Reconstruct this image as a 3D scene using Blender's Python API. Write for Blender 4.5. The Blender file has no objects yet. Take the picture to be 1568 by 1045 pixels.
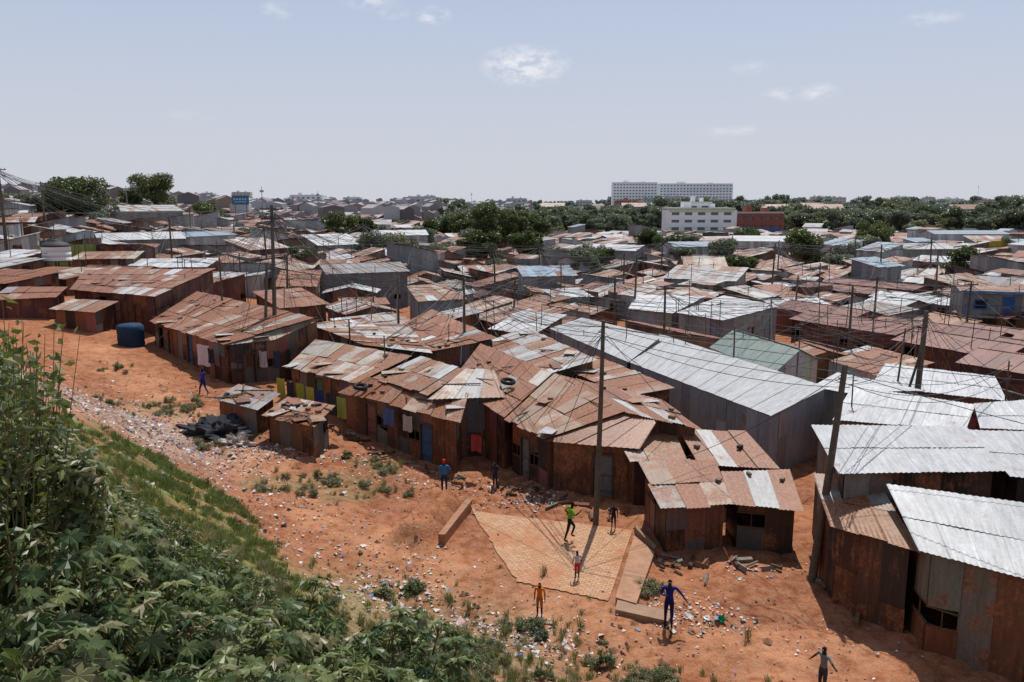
import bpy, bmesh, math, random
from mathutils import Vector, noise, Matrix
random.seed(7)
R=random.random
def U(a,b): return a+(b-a)*random.random()
sc=bpy.context.scene
sc.view_settings.view_transform='Standard'
try: sc.view_settings.look='None'
except: pass
sc.view_settings.exposure=0
# ------------------------------------------------------------------ helpers
def link(o,parent=None):
    sc.collection.objects.link(o)
    if parent: o.parent=parent
    return o
def empty(name,loc=(0,0,0)):
    o=bpy.data.objects.new(name,None); o.location=loc; o.empty_display_size=.3
    return link(o)
def ss(a,b,x):
    t=min(1,max(0,(x-a)/(b-a))); return t*t*(3-2*t)
def interp(P,x):
    if x<=P[0][0]: return P[0][1]
    for (a,b),(c,d) in zip(P,P[1:]):
        if x<=c: return b+(d-b)*(x-a)/(c-a)
    return P[-1][1]
def mix(a,b,t): return tuple(a[i]*(1-t)+b[i]*t for i in range(3))
FOOT=[(-60,75),(-40,60),(-26,47),(-17,39),(-9,29),(-4,24),(2,21),(10,19),(40,16),(80,14)]
def segdist(x,y,a,b):
    ax,ay=a;bx,by=b
    t=((x-ax)*(bx-ax)+(y-ay)*(by-ay))/((bx-ax)**2+(by-ay)**2)
    t=min(1,max(0,t)); return math.hypot(x-ax-t*(bx-ax),y-ay-t*(by-ay))
def gz(x,y):
    t=max(0,-x-4); b=max(0,-x/max(y,10)); cap=3+11*ss(.2,.65,b)
    h=cap*(1-math.exp(-.15*t/cap)); h+=.01*min(600,max(0,y-250))
    s=(interp(FOOT,x)-y)*.8
    if s>0: h+=.55*s*s/(s+2)
    h=min(h,11) if y<400 else h
    if y<80:
        k=ss(2.6,5,segdist(x,y,(.5,28.2),(2.8,26.8)))
        h=h*k if x>-3 and x<6 and y>22.5 and y<33 else h
        h+=(.10*noise.noise((x*.35,y*.35,0))+.035*noise.noise((x*1.4,y*1.4,3)))*k
        if y<50 and x<13:   # little erosion gullies in the bare earth
            g=1-abs(noise.noise((x*.55+2,y*.9,6)))*5
            if g>0: h-=.16*g*g*k
        d=segdist(x,y,(-3.7,28.6),(-2.9,31.6))
        h+=.7*(1-ss(.35,1.15,d))*(1+.6*noise.noise((x*2.2,y*2.2,8)))
    return h
class MB:
    def __init__(s): s.v=[];s.f=[];s.c=[];s.uv=[];s.m=[];s.sm=[]
    def face(s,pts,col,rust=0,mat=0,uv=None,smooth=False):
        i=len(s.v); s.v+= [tuple(p) for p in pts]; s.f.append(tuple(range(i,i+len(pts))))
        s.c+= [(col[0],col[1],col[2],rust)]*len(pts)
        s.uv+= uv if uv else [(0,0)]*len(pts); s.m.append(mat); s.sm.append(smooth)
    def grid(s,rows,col,rust=0,mat=0,uvs=None,smooth=True):
        i=len(s.v); nr=len(rows);nc=len(rows[0])
        for r in rows: s.v+=[tuple(p) for p in r]
        for a in range(nr-1):
            for b in range(nc-1):
                q=(a*nc+b,a*nc+b+1,(a+1)*nc+b+1,(a+1)*nc+b)
                s.f.append(tuple(i+k for k in q)); s.c+=[(col[0],col[1],col[2],rust)]*4
                s.uv+=[(uvs[k//nc][k%nc] if uvs else (0,0)) for k in q]; s.m.append(mat); s.sm.append(smooth)
    def box(s,c,size,ang=0,col=(.5,.5,.5),rust=0,mat=0,tilt=None):
        x,y,z=[k/2 for k in size]; M=Matrix.Rotation(ang,3,'Z')
        if tilt: M=M@Matrix.Rotation(tilt,3,'X')
        V=[Vector(c)+M@Vector((sx*x,sy*y,sz*z)) for sx in(-1,1) for sy in(-1,1) for sz in(-1,1)]
        for q in ((0,1,3,2),(4,6,7,5),(0,4,5,1),(2,3,7,6),(0,2,6,4),(1,5,7,3)):
            s.face([V[k] for k in q],col,rust,mat)
    def tube(s,p0,p1,r0,r1,col,n=7,mat=0,cap=True):
        p0=Vector(p0);p1=Vector(p1);d=(p1-p0).normalized()
        a=d.orthogonal().normalized();b=d.cross(a)
        rr=[]
        for p,r in((p0,r0),(p1,r1)):
            rr.append([p+(a*math.cos(2*math.pi*k/n)+b*math.sin(2*math.pi*k/n))*r for k in range(n+1)])
        s.grid(rr,col,0,mat)
        if cap: s.face(rr[1][:-1],col,0,mat); s.face(rr[0][:-1][::-1],col,0,mat)
    def obj(s,name,mats,parent=None,lk=True):
        me=bpy.data.meshes.new(name); me.from_pydata(s.v,[],s.f)
        ca=me.color_attributes.new('Col','FLOAT_COLOR','CORNER')
        ca.data.foreach_set('color',[k for c in s.c for k in c])
        ul=me.uv_layers.new(name='UVMap'); ul.data.foreach_set('uv',[k for c in s.uv for k in c])
        me.polygons.foreach_set('material_index',s.m); me.polygons.foreach_set('use_smooth',s.sm)
        for m in mats: me.materials.append(m)
        me.update()
        o=bpy.data.objects.new(name,me)
        if lk: link(o,parent)
        return o
# ------------------------------------------------------------------ materials
def newmat(name):
    m=bpy.data.materials.new(name); m.use_nodes=True; nt=m.node_tree
    return m,nt,nt.nodes['Principled BSDF'],nt.nodes,nt.links
def N(nt,t,**k):
    n=nt.nodes.new(t)
    for a,b in k.items(): setattr(n,a,b)
    return n
def mixc(nt,fac,a,b,mode='MIX'):
    n=N(nt,'ShaderNodeMix',data_type='RGBA',blend_type=mode)
    def put(i,v):
        if hasattr(v,'is_linked') or hasattr(v,'links'): nt.links.new(v,n.inputs[i])
        elif isinstance(v,(int,float)): n.inputs[i].default_value=v
        else: n.inputs[i].default_value=(v[0],v[1],v[2],1)
    put(0,fac);put(6,a);put(7,b)
    return n.outputs[2]
def ramp(nt,src,lo,hi):
    n=N(nt,'ShaderNodeMapRange'); n.inputs[1].default_value=lo;n.inputs[2].default_value=hi
    nt.links.new(src,n.inputs[0]); return n.outputs[0]
def noi(nt,vec,scale,detail=4,rough=.6):
    n=N(nt,'ShaderNodeTexNoise'); n.inputs['Scale'].default_value=scale;n.inputs['Detail'].default_value=detail
    n.inputs['Roughness'].default_value=rough; nt.links.new(vec,n.inputs['Vector']); return n.outputs[0]
def mul(nt,a,b):
    n=N(nt,'ShaderNodeMath',operation='MULTIPLY')
    for i,v in enumerate((a,b)):
        if isinstance(v,(int,float)): n.inputs[i].default_value=v
        else: nt.links.new(v,n.inputs[i])
    return n.outputs[0]
def sheetmat(name,bump):
    m,nt,p,ns,ls=newmat(name)
    at=N(nt,'ShaderNodeAttribute',attribute_name='Col'); geo=N(nt,'ShaderNodeNewGeometry')
    uv=N(nt,'ShaderNodeUVMap'); 
    mp=N(nt,'ShaderNodeMapping'); mp.inputs['Scale'].default_value=(6,.7,1); ls.new(uv.outputs[0],mp.inputs[0])
    streak=noi(nt,mp.outputs[0],1.0,4,.65)
    big=noi(nt,geo.outputs['Position'],.9,5,.65); fine=noi(nt,geo.outputs['Position'],9,4,.7)
    c=mixc(nt,1,at.outputs[0],ramp(nt,streak,.2,.75),'MULTIPLY')
    c=mixc(nt,.55,at.outputs[0],c)
    th=N(nt,'ShaderNodeMath',operation='ADD'); ls.new(big,th.inputs[0]); ls.new(mul(nt,streak,.55),th.inputs[1])
    th2=N(nt,'ShaderNodeMath',operation='ADD'); ls.new(th.outputs[0],th2.inputs[0]); ls.new(mul(nt,at.outputs['Alpha'],.45),th2.inputs[1])
    rf=ramp(nt,th2.outputs[0],.85,.99)
    rc=mixc(nt,ramp(nt,fine,.3,.7),(.11,.035,.015),(.44,.18,.085))
    c=mixc(nt,mul(nt,rf,.82),c,rc)
    c=mixc(nt,.35,c,mixc(nt,1,c,ramp(nt,fine,.15,.75),'MULTIPLY'))
    ls.new(c,p.inputs['Base Color']); p.inputs['Roughness'].default_value=.5
    p.inputs['Specular IOR Level'].default_value=.35
    b=N(nt,'ShaderNodeBump'); b.inputs['Strength'].default_value=.4; b.inputs['Distance'].default_value=.02
    ls.new(fine,b.inputs['Height']); last=b
    if bump:
        w=N(nt,'ShaderNodeTexWave'); w.inputs['Scale'].default_value=2.0
        ls.new(uv.outputs[0],w.inputs['Vector']); b2=N(nt,'ShaderNodeBump'); b2.inputs['Strength'].default_value=.5;b2.inputs['Distance'].default_value=.03
        ls.new(w.outputs[1],b2.inputs['Height']); ls.new(b.outputs[0],b2.inputs['Normal']); last=b2
    ls.new(last.outputs[0],p.inputs['Normal'])
    return m
M_sheet=sheetmat('corrugated_sheet',False); M_sheet2=sheetmat('corrugated_sheet_far',True)
def colmat(name,rough=.8,spec=.2,ns=3,amt=.5,bump=.3):
    m,nt,p,_,ls=newmat(name); at=N(nt,'ShaderNodeAttribute',attribute_name='Col'); geo=N(nt,'ShaderNodeNewGeometry')
    n=noi(nt,geo.outputs['Position'],ns,5,.7)
    c=mixc(nt,amt,at.outputs[0],mixc(nt,1,at.outputs[0],ramp(nt,n,.2,.75),'MULTIPLY'))
    ls.new(c,p.inputs['Base Color']); p.inputs['Roughness'].default_value=rough; p.inputs['Specular IOR Level'].default_value=spec
    b=N(nt,'ShaderNodeBump'); b.inputs['Strength'].default_value=bump; b.inputs['Distance'].default_value=.03; ls.new(n,b.inputs['Height']); ls.new(b.outputs[0],p.inputs['Normal'])
    return m
M_gen=colmat('weathered_paint'); M_wood=colmat('old_wood',.85,.15,6,.6,.5); M_cloth=colmat('cloth',.9,.1,25,.25,.1)
M_paint=colmat('clean_white_paint',.7,.3,.3,.12,.05)
def leafmat(name):
    m,nt,p,ns,ls=newmat(name); at=N(nt,'ShaderNodeAttribute',attribute_name='Col')
    oi=N(nt,'ShaderNodeObjectInfo'); hs=N(nt,'ShaderNodeHueSaturation'); hs.inputs['Saturation'].default_value=.92
    r=ramp(nt,oi.outputs['Random'],0,1)
    mr=N(nt,'ShaderNodeMapRange'); mr.inputs[3].default_value=.65; mr.inputs[4].default_value=1.3; ls.new(r,mr.inputs[0]); ls.new(mr.outputs[0],hs.inputs['Value'])
    mr2=N(nt,'ShaderNodeMapRange'); mr2.inputs[3].default_value=.51; mr2.inputs[4].default_value=.465; ls.new(r,mr2.inputs[0]); ls.new(mr2.outputs[0],hs.inputs['Hue'])
    ls.new(at.outputs[0],hs.inputs['Color'])
    ls.new(hs.outputs[0],p.inputs['Base Color']); p.inputs['Roughness'].default_value=.42; p.inputs['Specular IOR Level'].default_value=.4
    tr=N(nt,'ShaderNodeBsdfTranslucent'); ls.new(mixc(nt,.5,hs.outputs[0],(.16,.22,.02)),tr.inputs[0])
    ms=N(nt,'ShaderNodeMixShader'); ms.inputs[0].default_value=.3
    ls.new(p.outputs[0],ms.inputs[1]); ls.new(tr.outputs[0],ms.inputs[2]); ls.new(ms.outputs[0],nt.nodes['Material Output'].inputs[0])
    return m
M_leaf=leafmat('foliage')
def groundmat():
    m,nt,p,_,ls=newmat('red_earth'); at=N(nt,'ShaderNodeAttribute',attribute_name='Col'); geo=N(nt,'ShaderNodeNewGeometry'); P=geo.outputs['Position']
    a=noi(nt,P,.35,5,.6); b=noi(nt,P,2.2,6,.7); c_=noi(nt,P,14,4,.7)
    c=mixc(nt,ramp(nt,a,.3,.7),mixc(nt,1,at.outputs[0],(.70,.62,.58),'MULTIPLY'),mixc(nt,1,at.outputs[0],(1.15,1.20,1.26),'MULTIPLY'))
    c=mixc(nt,ramp(nt,b,.42,.75),c,mixc(nt,.55,c,(.56,.34,.22)))
    c=mixc(nt,mul(nt,ramp(nt,b,.5,.28),.7),c,(.18,.065,.032))
    vo=N(nt,'ShaderNodeTexVoronoi'); vo.inputs['Scale'].default_value=7; ls.new(P,vo.inputs['Vector'])
    sp=mul(nt,ramp(nt,vo.outputs['Distance'],.14,.07),ramp(nt,b,.45,.6))
    c=mixc(nt,mul(nt,sp,.6),c,(.55,.42,.33))
    c=mixc(nt,.5,c,mixc(nt,1,c,ramp(nt,c_,.15,.75),'MULTIPLY'))
    ls.new(c,p.inputs['Base Color']); p.inputs['Roughness'].default_value=.95; p.inputs['Specular IOR Level'].default_value=.1
    bm=N(nt,'ShaderNodeBump'); bm.inputs['Strength'].default_value=.85; bm.inputs['Distance'].default_value=.12
    ad=N(nt,'ShaderNodeMath',operation='ADD'); ls.new(b,ad.inputs[0]); ls.new(mul(nt,c_,.35),ad.inputs[1]); ls.new(ad.outputs[0],bm.inputs['Height']); ls.new(bm.outputs[0],p.inputs['Normal'])
    return m
M_ground=groundmat()
def pavemat():
    m,nt,p,_,ls=newmat('clay_pavers'); geo=N(nt,'ShaderNodeNewGeometry'); mp=N(nt,'ShaderNodeMapping'); mp.inputs['Rotation'].default_value=(0,0,.32); ls.new(geo.outputs['Position'],mp.inputs[0])
    br=N(nt,'ShaderNodeTexBrick'); ls.new(mp.outputs[0],br.inputs[0]); br.inputs['Scale'].default_value=1; br.inputs['Brick Width'].default_value=.24; br.inputs['Row Height'].default_value=.13
    br.inputs['Mortar Size'].default_value=.012; br.inputs['Color1'].default_value=(.62,.38,.22,1); br.inputs['Color2'].default_value=(.50,.28,.15,1); br.inputs['Mortar'].default_value=(.34,.16,.08,1)
    n=noi(nt,geo.outputs['Position'],.55,5,.65); n2=noi(nt,geo.outputs['Position'],6,5,.7)
    c=mixc(nt,mul(nt,ramp(nt,n,.46,.62),.85),br.outputs[0],(.47,.19,.085))
    c=mixc(nt,.45,c,mixc(nt,1,c,ramp(nt,n2,.2,.75),'MULTIPLY'))
    ls.new(c,p.inputs['Base Color']); p.inputs['Roughness'].default_value=.9
    b=N(nt,'ShaderNodeBump'); b.inputs['Strength'].default_value=.5; b.inputs['Distance'].default_value=.02; b.invert=True; ls.new(br.outputs[1],b.inputs['Height']); ls.new(b.outputs[0],p.inputs['Normal'])
    return m
M_pave=pavemat()
# ------------------------------------------------------------------ terrain
def lin(a,b,s): 
    n=int(round((b-a)/s)); return [a+i*s for i in range(n+1)]
xs=lin(-46,-26,.6)[:-1]+lin(-26,14,.26)+lin(14.5,44,.6); k=.6
x=xs[-1]
while x<6000: k*=1.2; x+=k; xs.append(x)
k=.6;x=xs[0]
while x>-6000: k*=1.2; x-=k; xs.insert(0,x)
ys=lin(-12,14,.6)[:-1]+lin(14,44,.26)+lin(44.5,74,.6); y=ys[-1];k=.6
while y<9000: k*=1.12; y+=k; ys.append(y)
PATH=[(-28.1,52.4),(-21.1,44.6),(-15.9,38.8),(-10.1,32.4),(-6.7,29.2),(-3.3,26.1),(-.5,23.8),(4.1,21.5),(9,20.5)]
def pathd(x,y): return min(segdist(x,y,a,b) for a,b in zip(PATH,PATH[1:]))
VEGB=[(-30,40),(-20,25),(-16,21.5),(-13,20.2),(-9,19.2),(-6,18.2),(-4,16.2),(-2,13.6),(0,12),(2,14.5),(9,15.5)]
def inpoly(px,py,poly):
    c=False;j=len(poly)-1
    for i in range(len(poly)):
        if (poly[i][1]>py)!=(poly[j][1]>py) and px<(poly[j][0]-poly[i][0])*(py-poly[i][1])/(poly[j][1]-poly[i][1])+poly[i][0]: c=not c
        j=i
    return c
GRASS=[(-15.5,29),(-13.2,30.0),(-11.2,29.2),(-8.8,26.6),(-7.0,23.8),(-5.4,20.6),(-5,15),(-13,18),(-15,23)]
def gcol(x,y):
    O=(.50,.185,.078)
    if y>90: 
        far=mix((.34,.19,.11),(.17,.18,.13),ss(240,380,y)); return mix(far,(.34,.37,.40),ss(500,3000,y))  # the last blend paints distance haze into the far ground colour
    c=O; n=noise.noise((x*.3,y*.3,9)); n2=noise.noise((x*1.1,y*1.1,5))
    c=mix(c,(.35,.135,.065),.5+.5*n)
    d=pathd(x,y); c=mix(c,(.60,.27,.135),(1-ss(.6,2.2,d+n2*.8))*.85)
    if y<50:
        g=1-abs(noise.noise((x*.55+2,y*.9,6)))*5
        if g>0: c=mix(c,(.26,.10,.05),.5*g)
    l=math.exp(-((x+16.5)/3.4)**2-((y-33.8)/4.8)**2); c=mix(c,(.42,.31,.25),min(1,max(0,l*1.2+l*n2)))
    l=math.exp(-((x+2.2)/3.4)**2-((y-19.5)/3.6)**2); c=mix(c,(.30,.25,.13),min(1,max(0,l*1.2+l*n2)))
    l=math.exp(-((x+5.3)/1.8)**2-((y-22.3)/2.5)**2); c=mix(c,(.27,.25,.11),min(1,max(0,l)))
    gd=inpoly(x+n2*1.4,y+n*1.4,GRASS)
    if gd: c=mix(c,(.15,.20,.05),max(0,min(.95,.85+1.1*n2)))
    if y<interp(VEGB,x)+.6+n2: c=mix((.12,.12,.05),(.20,.13,.065),.5+n2)
    for (bx,by,r) in ((-7.4,33,1.8),(-6.3,35.9,1.3),(-18.5,40,1.6),(-10,32.5,1.2)):
        if math.hypot(x-bx,(y-by))<r+n2*.9: c=mix(c,(.19,.19,.08),.5)
    return c
V=[];C=[]
for y in ys:
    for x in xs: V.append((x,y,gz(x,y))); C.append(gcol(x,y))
nx=len(xs); F=[(j*nx+i,j*nx+i+1,(j+1)*nx+i+1,(j+1)*nx+i) for j in range(len(ys)-1) for i in range(nx-1)]
me=bpy.data.meshes.new('ground'); me.from_pydata(V,[],F)
ca=me.color_attributes.new('Col','FLOAT_COLOR','POINT'); ca.data.foreach_set('color',[q for c in C for q in (*c,1)])
me.polygons.foreach_set('use_smooth',[True]*len(F)); me.materials.append(M_ground); link(bpy.data.objects.new('ground',me))
# ------------------------------------------------------------------ sheets
PAL={
'rust':[((.39,.16,.08),.5),((.48,.27,.17),.35),((.24,.09,.048),.6),((.54,.40,.30),.3),((.34,.125,.06),.6),((.60,.54,.48),.25),((.19,.08,.05),.6)],
'redrust':[((.42,.15,.065),.4),((.46,.19,.10),.35),((.31,.10,.05),.6),((.52,.36,.26),.25),((.22,.08,.045),.6)],
'tan':[((.60,.49,.38),.25),((.55,.42,.31),.35),((.63,.57,.50),.2),((.45,.27,.17),.5)],
'zinc':[((.56,.55,.55),.1),((.48,.47,.47),.15),((.62,.61,.60),.1),((.55,.45,.36),.45)],
'hall':[((.60,.61,.62),-.12),((.57,.58,.59),-.08),((.63,.64,.65),-.12)],
'grey':[((.36,.37,.38),.1),((.30,.31,.32),.15),((.40,.39,.37),.2)],
'white':[((.79,.80,.81),-.25),((.75,.76,.77),-.2),((.70,.71,.72),-.05)],
'mix':[((.43,.19,.10),.4),((.60,.58,.56),.15),((.34,.13,.06),.6),((.70,.69,.68),.05),((.56,.43,.32),.35),((.2,.09,.055),.5)],
'maroon':[((.24,.08,.062),.1),((.28,.095,.07),.1),((.20,.07,.055),.2)],
'green':[((.30,.38,.35),-.1),((.27,.35,.32),0),((.33,.40,.37),0)],
'blue':[((.30,.42,.54),0),((.35,.46,.56),0)],
'lightgreen':[((.46,.54,.47),.2),((.44,.25,.13),.5),((.50,.50,.45),.3)],
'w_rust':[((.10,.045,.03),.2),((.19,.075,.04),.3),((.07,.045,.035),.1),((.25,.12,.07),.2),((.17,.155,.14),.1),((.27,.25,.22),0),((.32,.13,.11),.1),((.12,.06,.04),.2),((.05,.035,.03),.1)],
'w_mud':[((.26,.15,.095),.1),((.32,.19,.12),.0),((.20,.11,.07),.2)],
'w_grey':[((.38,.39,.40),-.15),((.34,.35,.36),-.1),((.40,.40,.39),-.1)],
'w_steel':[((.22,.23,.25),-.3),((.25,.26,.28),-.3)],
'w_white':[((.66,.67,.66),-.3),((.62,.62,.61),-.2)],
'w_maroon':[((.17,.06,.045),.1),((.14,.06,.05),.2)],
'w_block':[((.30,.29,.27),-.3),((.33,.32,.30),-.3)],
}
def lerp(a,b,t): return a*(1-t)+b*t
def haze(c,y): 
    t=min(.7,max(0,(y-100)/800)); return mix(c,(.52,.53,.57),t)  # distance haze painted into the surface colour, paler with y
def roof(mb,A,B,C,D,pal,lod=0,sw=.85,sl=2.3,ragged=1):
    A,B,C,D=map(Vector,(A,B,C,D)); w=((B-A).length+(C-D).length)/2; l=((D-A).length+(C-B).length)/2
    if lod>=2: sw=1.7; sl=2.6
    nu=max(1,round(w/sw)); nv=max(1,round(l/sl)); n=(B-A).cross(D-A).normalized()
    if n.z<0: n=-n
    P=PAL[pal]; b0=random.choice(P); ym=A.y
    def pt(u,v): return A.lerp(B,u).lerp(D.lerp(C,u),v)
    ox=U(0,50); oy=U(0,50)
    for j in range(nv):
        rowc=random.choice(P) if R()<.3*ragged else b0
        for i in range(nu):
            q=random.choice(P) if R()<.6*ragged+.03 else rowc
            if ragged==1 and R()<.08: q=random.choice(PAL[random.choice(['zinc','white','rust','tan'])])
            k=U(.75,1.12) if ragged==1 else U(.94,1.04)
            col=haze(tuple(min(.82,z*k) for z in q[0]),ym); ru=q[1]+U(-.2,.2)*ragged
            v0=j/nv-(U(.02,.22)*ragged/l if j==0 else .06/l); v1=(j+1)/nv+.08/l+(U(0,.12)*ragged/l if j==nv-1 else 0)
            u0=i/nu;u1=(i+1)/nu+.05/w
            if R()<.1*ragged: u0-=U(0,.15)/w
            lf=.022*j+(i%2)*.009+U(0,.025)*ragged
            tw=U(-.03,.03)*ragged
            if lod==0:
                K=max(4,int(round(sw/.075))); rows=[];uvs=[]
                for v in (v0,(v0+v1)/2,v1):
                    r=[];uu=[]
                    for a in range(K+1):
                        u=lerp(u0,u1,a/K); r.append(pt(u,v)+n*(lf+tw*(a/K)+(.013 if a%2 else -.013)+(U(-.004,.004))))
                        uu.append((ox+u*w,oy+v*l+i*3))
                    rows.append(r);uvs.append(uu)
                mb.grid(rows,col,ru,0,uvs)
            else:
                pts=[pt(u0,v0)+n*lf,pt(u1,v0)+n*(lf+tw),pt(u1,v1)+n*(lf+tw),pt(u0,v1)+n*lf]
                mb.face(pts,col,ru,0,[(ox+u0*w,oy+v0*l+i*3),(ox+u1*w,oy+v0*l+i*3),(ox+u1*w,oy+v1*l+i*3),(ox+u0*w,oy+v1*l+i*3)])
DOORC=[(.36,.15,.13),(.08,.14,.25),(.05,.05,.05),(.22,.22,.21),(.12,.2,.12),(.26,.10,.06),(.4,.38,.35)]
def wall(mb,p0,z0,p1,z1,pal,lod=0,doors=0.0,base=None,sw=.8):
    p0=Vector((p0[0],p0[1],0));p1=Vector((p1[0],p1[1],0)); L=(p1-p0).length
    if L<.3: return
    d=(p1-p0)/L; out=Vector((d.y,-d.x,0)); P=PAL[pal]; b0=random.choice(P)
    if lod>=2: sw=3
    n=max(1,round(L/sw)); ang=math.atan2(d.y,d.x); ox=U(0,50); skip=0
    for i in range(n):
        a=p0+d*L*(i/n); b=p0+d*(L*(i+1)/n+.03); ta=lerp(z0,z1,i/n); tb=lerp(z0,z1,(i+1)/n)
        ga=(gz(a.x,a.y) if base is None else base)-.15; gb=(gz(b.x,b.y) if base is None else base)-.15
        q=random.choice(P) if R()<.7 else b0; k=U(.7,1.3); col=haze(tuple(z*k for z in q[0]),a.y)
        off=out*U(0,.03); lo_a,lo_b=ga,gb
        isdoor= lod<2 and R()<doors and 0<i<n-1 and not skip and min(ta-ga,tb-gb)>1.9
        skip=0
        if isdoor:
            skip=1; hd=min(ta-ga,tb-gb)-.25; hd=min(hd,2.05); lo_a=ga+hd;lo_b=gb+hd; t=R(); m=(a+b)/2; W=L/n
            for e in(a,b): mb.box((e.x+out.x*.02,e.y+out.y*.02,ga+hd/2),(.07,.08,hd),ang,(.14,.09,.06),0,1)
            mb.box((m.x+out.x*.03,m.y+out.y*.03,ga+hd+.04),(W+.1,.08,.08),ang,(.14,.09,.06),0,1)
            dc=random.choice(DOORC)
            if t<.6:
                c=m-out*.06; mb.box((c.x,c.y,ga+hd/2),(W-.08,.03,hd-.02),ang,dc,0,1)
                mb.box((c.x+out.x*.03,c.y+out.y*.03,ga+hd*.55),(W-.1,.025,.08),ang,mix(dc,(0,0,0),.3),0,1)
                mb.box((c.x+out.x*.03,c.y+out.y*.03,ga+hd*.2),(W-.1,.025,.08),ang,mix(dc,(0,0,0),.3),0,1)
            elif t<.85:
                aa=ang+1.2; c=a+out*.02+Vector((math.cos(aa-2.4),math.sin(aa-2.4),0))*(W*.45); mb.box((c.x,c.y,ga+hd/2),(W*.9,.03,hd-.05),aa-2.4,dc,0,1)
        iswin= lod==0 and not isdoor and R()<doors*.6 and min(ta-ga,tb-gb)>1.8
        segs=[(lo_a,lo_b,ta,tb)]
        if iswin:
            segs=[(ga,gb,ga+1.0,gb+1.0),(ga+1.55,gb+1.55,ta,tb)]; m=(a+b)/2
            for zz in(1.0,1.55): mb.box((m.x,m.y,ga+zz),(L/n+.05,.07,.05),ang,(.16,.1,.06),0,1)
            mb.box((m.x,m.y,ga+1.28),(.03,.04,.55),ang,(.16,.1,.06),0,1)
        if lod==0 and R()<.55 and len(segs)==1 and ta-lo_a>1.5:
            h=U(.3,.7); ma=lerp(lo_a,ta,h); mb_=lerp(lo_b,tb,h); segs=[(lo_a,lo_b,ma+.05,mb_+.05),(ma,mb_,ta,tb)]
        for si,(la,lb,ha,hb) in enumerate(segs):
            if si==1: 
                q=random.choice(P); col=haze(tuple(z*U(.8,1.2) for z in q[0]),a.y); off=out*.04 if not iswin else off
            if lod==0:
                K=max(2,int(round(L/n/.085))); rl=[];rh=[];ul=[];uh=[]
                for t in range(K+1):
                    f=t/K; o=off+out*(.011 if t%2 else -.011); pp=a.lerp(b,f)+o
                    rl.append((pp.x,pp.y,lerp(la,lb,f)));rh.append((pp.x,pp.y,lerp(ha,hb,f))); ul.append((ox+f+i*2,la));uh.append((ox+f+i*2,ha))
                mb.grid([rl,rh],col,q[1]+U(-.2,.2),0,[ul,uh])
            else:
                aa=a+off;bb=b+off
                mb.face([(aa.x,aa.y,la),(bb.x,bb.y,lb),(bb.x,bb.y,hb),(aa.x,aa.y,ha)],col,q[1],0,[(ox+i,la),(ox+i+.8,lb),(ox+i+.8,hb),(ox+i,ha)])
HERO=[]
def hero(name,A,B,C,D,pal,wp='w_rust',doors=.25,inset=.25,ragged=1,clutter=0,sw=.85,sl=2.3,walls=True,front=None):
    mb=MB(); roof(mb,A,B,C,D,pal,0,sw,sl,ragged); Q=[Vector(q) for q in(A,B,C,D)]; c=sum(Q,Vector())/4
    HERO.append([(q.x,q.y) for q in Q])
    I=[]
    for q in Q:
        d=(c-q); d.z=0; L=d.length; k=min(.4,inset*1.4/L); I.append(q.lerp(c,k))
    if walls:
        for i in range(4):
            a=I[i];b=I[(i+1)%4]
            wall(mb,a,a.z-.06,b,b.z-.06,wp,0,doors if i in(0,1,3) else 0)
    for _ in range(clutter):
        u,v=U(.05,.95),U(.05,.9); p=Q[0].lerp(Q[1],u).lerp(Q[3].lerp(Q[2],u),v); 
        if R()<.4: mb.box(p+Vector((0,0,.07)),(U(.8,2.2),U(.05,.1),.04),U(0,3),(.16,.10,.06),0,1)
        elif R()<.35: mb.box(p+Vector((0,0,.08)),(U(.5,.8),U(.9,1.8),.02),U(0,3),random.choice(PAL[random.choice(['rust','zinc','tan'])])[0],.2,0,U(-.06,.06))
        else: mb.box(p+Vector((0,0,.09)),(U(.12,.25),U(.12,.3),U(.08,.14)),U(0,3),random.choice([(.25,.2,.16),(.3,.14,.08),(.05,.05,.05)]),0,1)
    return mb.obj(name,[M_sheet,M_wood])
SH='corrugated_shack'
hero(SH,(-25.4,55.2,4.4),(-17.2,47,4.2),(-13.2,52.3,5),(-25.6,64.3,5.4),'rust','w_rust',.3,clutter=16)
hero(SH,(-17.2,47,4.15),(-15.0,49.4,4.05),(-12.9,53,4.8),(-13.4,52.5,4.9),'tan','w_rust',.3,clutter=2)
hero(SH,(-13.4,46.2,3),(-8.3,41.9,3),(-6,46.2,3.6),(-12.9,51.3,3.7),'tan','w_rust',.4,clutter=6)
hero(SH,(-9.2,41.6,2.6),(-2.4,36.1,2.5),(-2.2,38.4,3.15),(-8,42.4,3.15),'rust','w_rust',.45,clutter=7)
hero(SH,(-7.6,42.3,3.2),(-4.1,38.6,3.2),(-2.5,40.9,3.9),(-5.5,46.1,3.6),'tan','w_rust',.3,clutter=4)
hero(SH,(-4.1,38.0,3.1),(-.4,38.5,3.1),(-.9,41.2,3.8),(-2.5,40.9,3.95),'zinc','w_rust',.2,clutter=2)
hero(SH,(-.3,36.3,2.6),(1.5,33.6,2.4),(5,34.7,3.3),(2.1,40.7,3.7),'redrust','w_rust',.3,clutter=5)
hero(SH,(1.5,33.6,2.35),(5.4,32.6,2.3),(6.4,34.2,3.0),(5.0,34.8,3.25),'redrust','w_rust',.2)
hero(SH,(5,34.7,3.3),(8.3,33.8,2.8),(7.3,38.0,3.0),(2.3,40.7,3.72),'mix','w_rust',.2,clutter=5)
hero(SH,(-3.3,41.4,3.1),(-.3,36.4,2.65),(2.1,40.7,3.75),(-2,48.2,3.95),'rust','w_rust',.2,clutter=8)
hero(SH,(-14,55.4,4.1),(-9.3,49.8,3.6),(-4.8,46.6,3.7),(-7.5,55.4,4.1),'mix','w_rust',.2,clutter=10)
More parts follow.
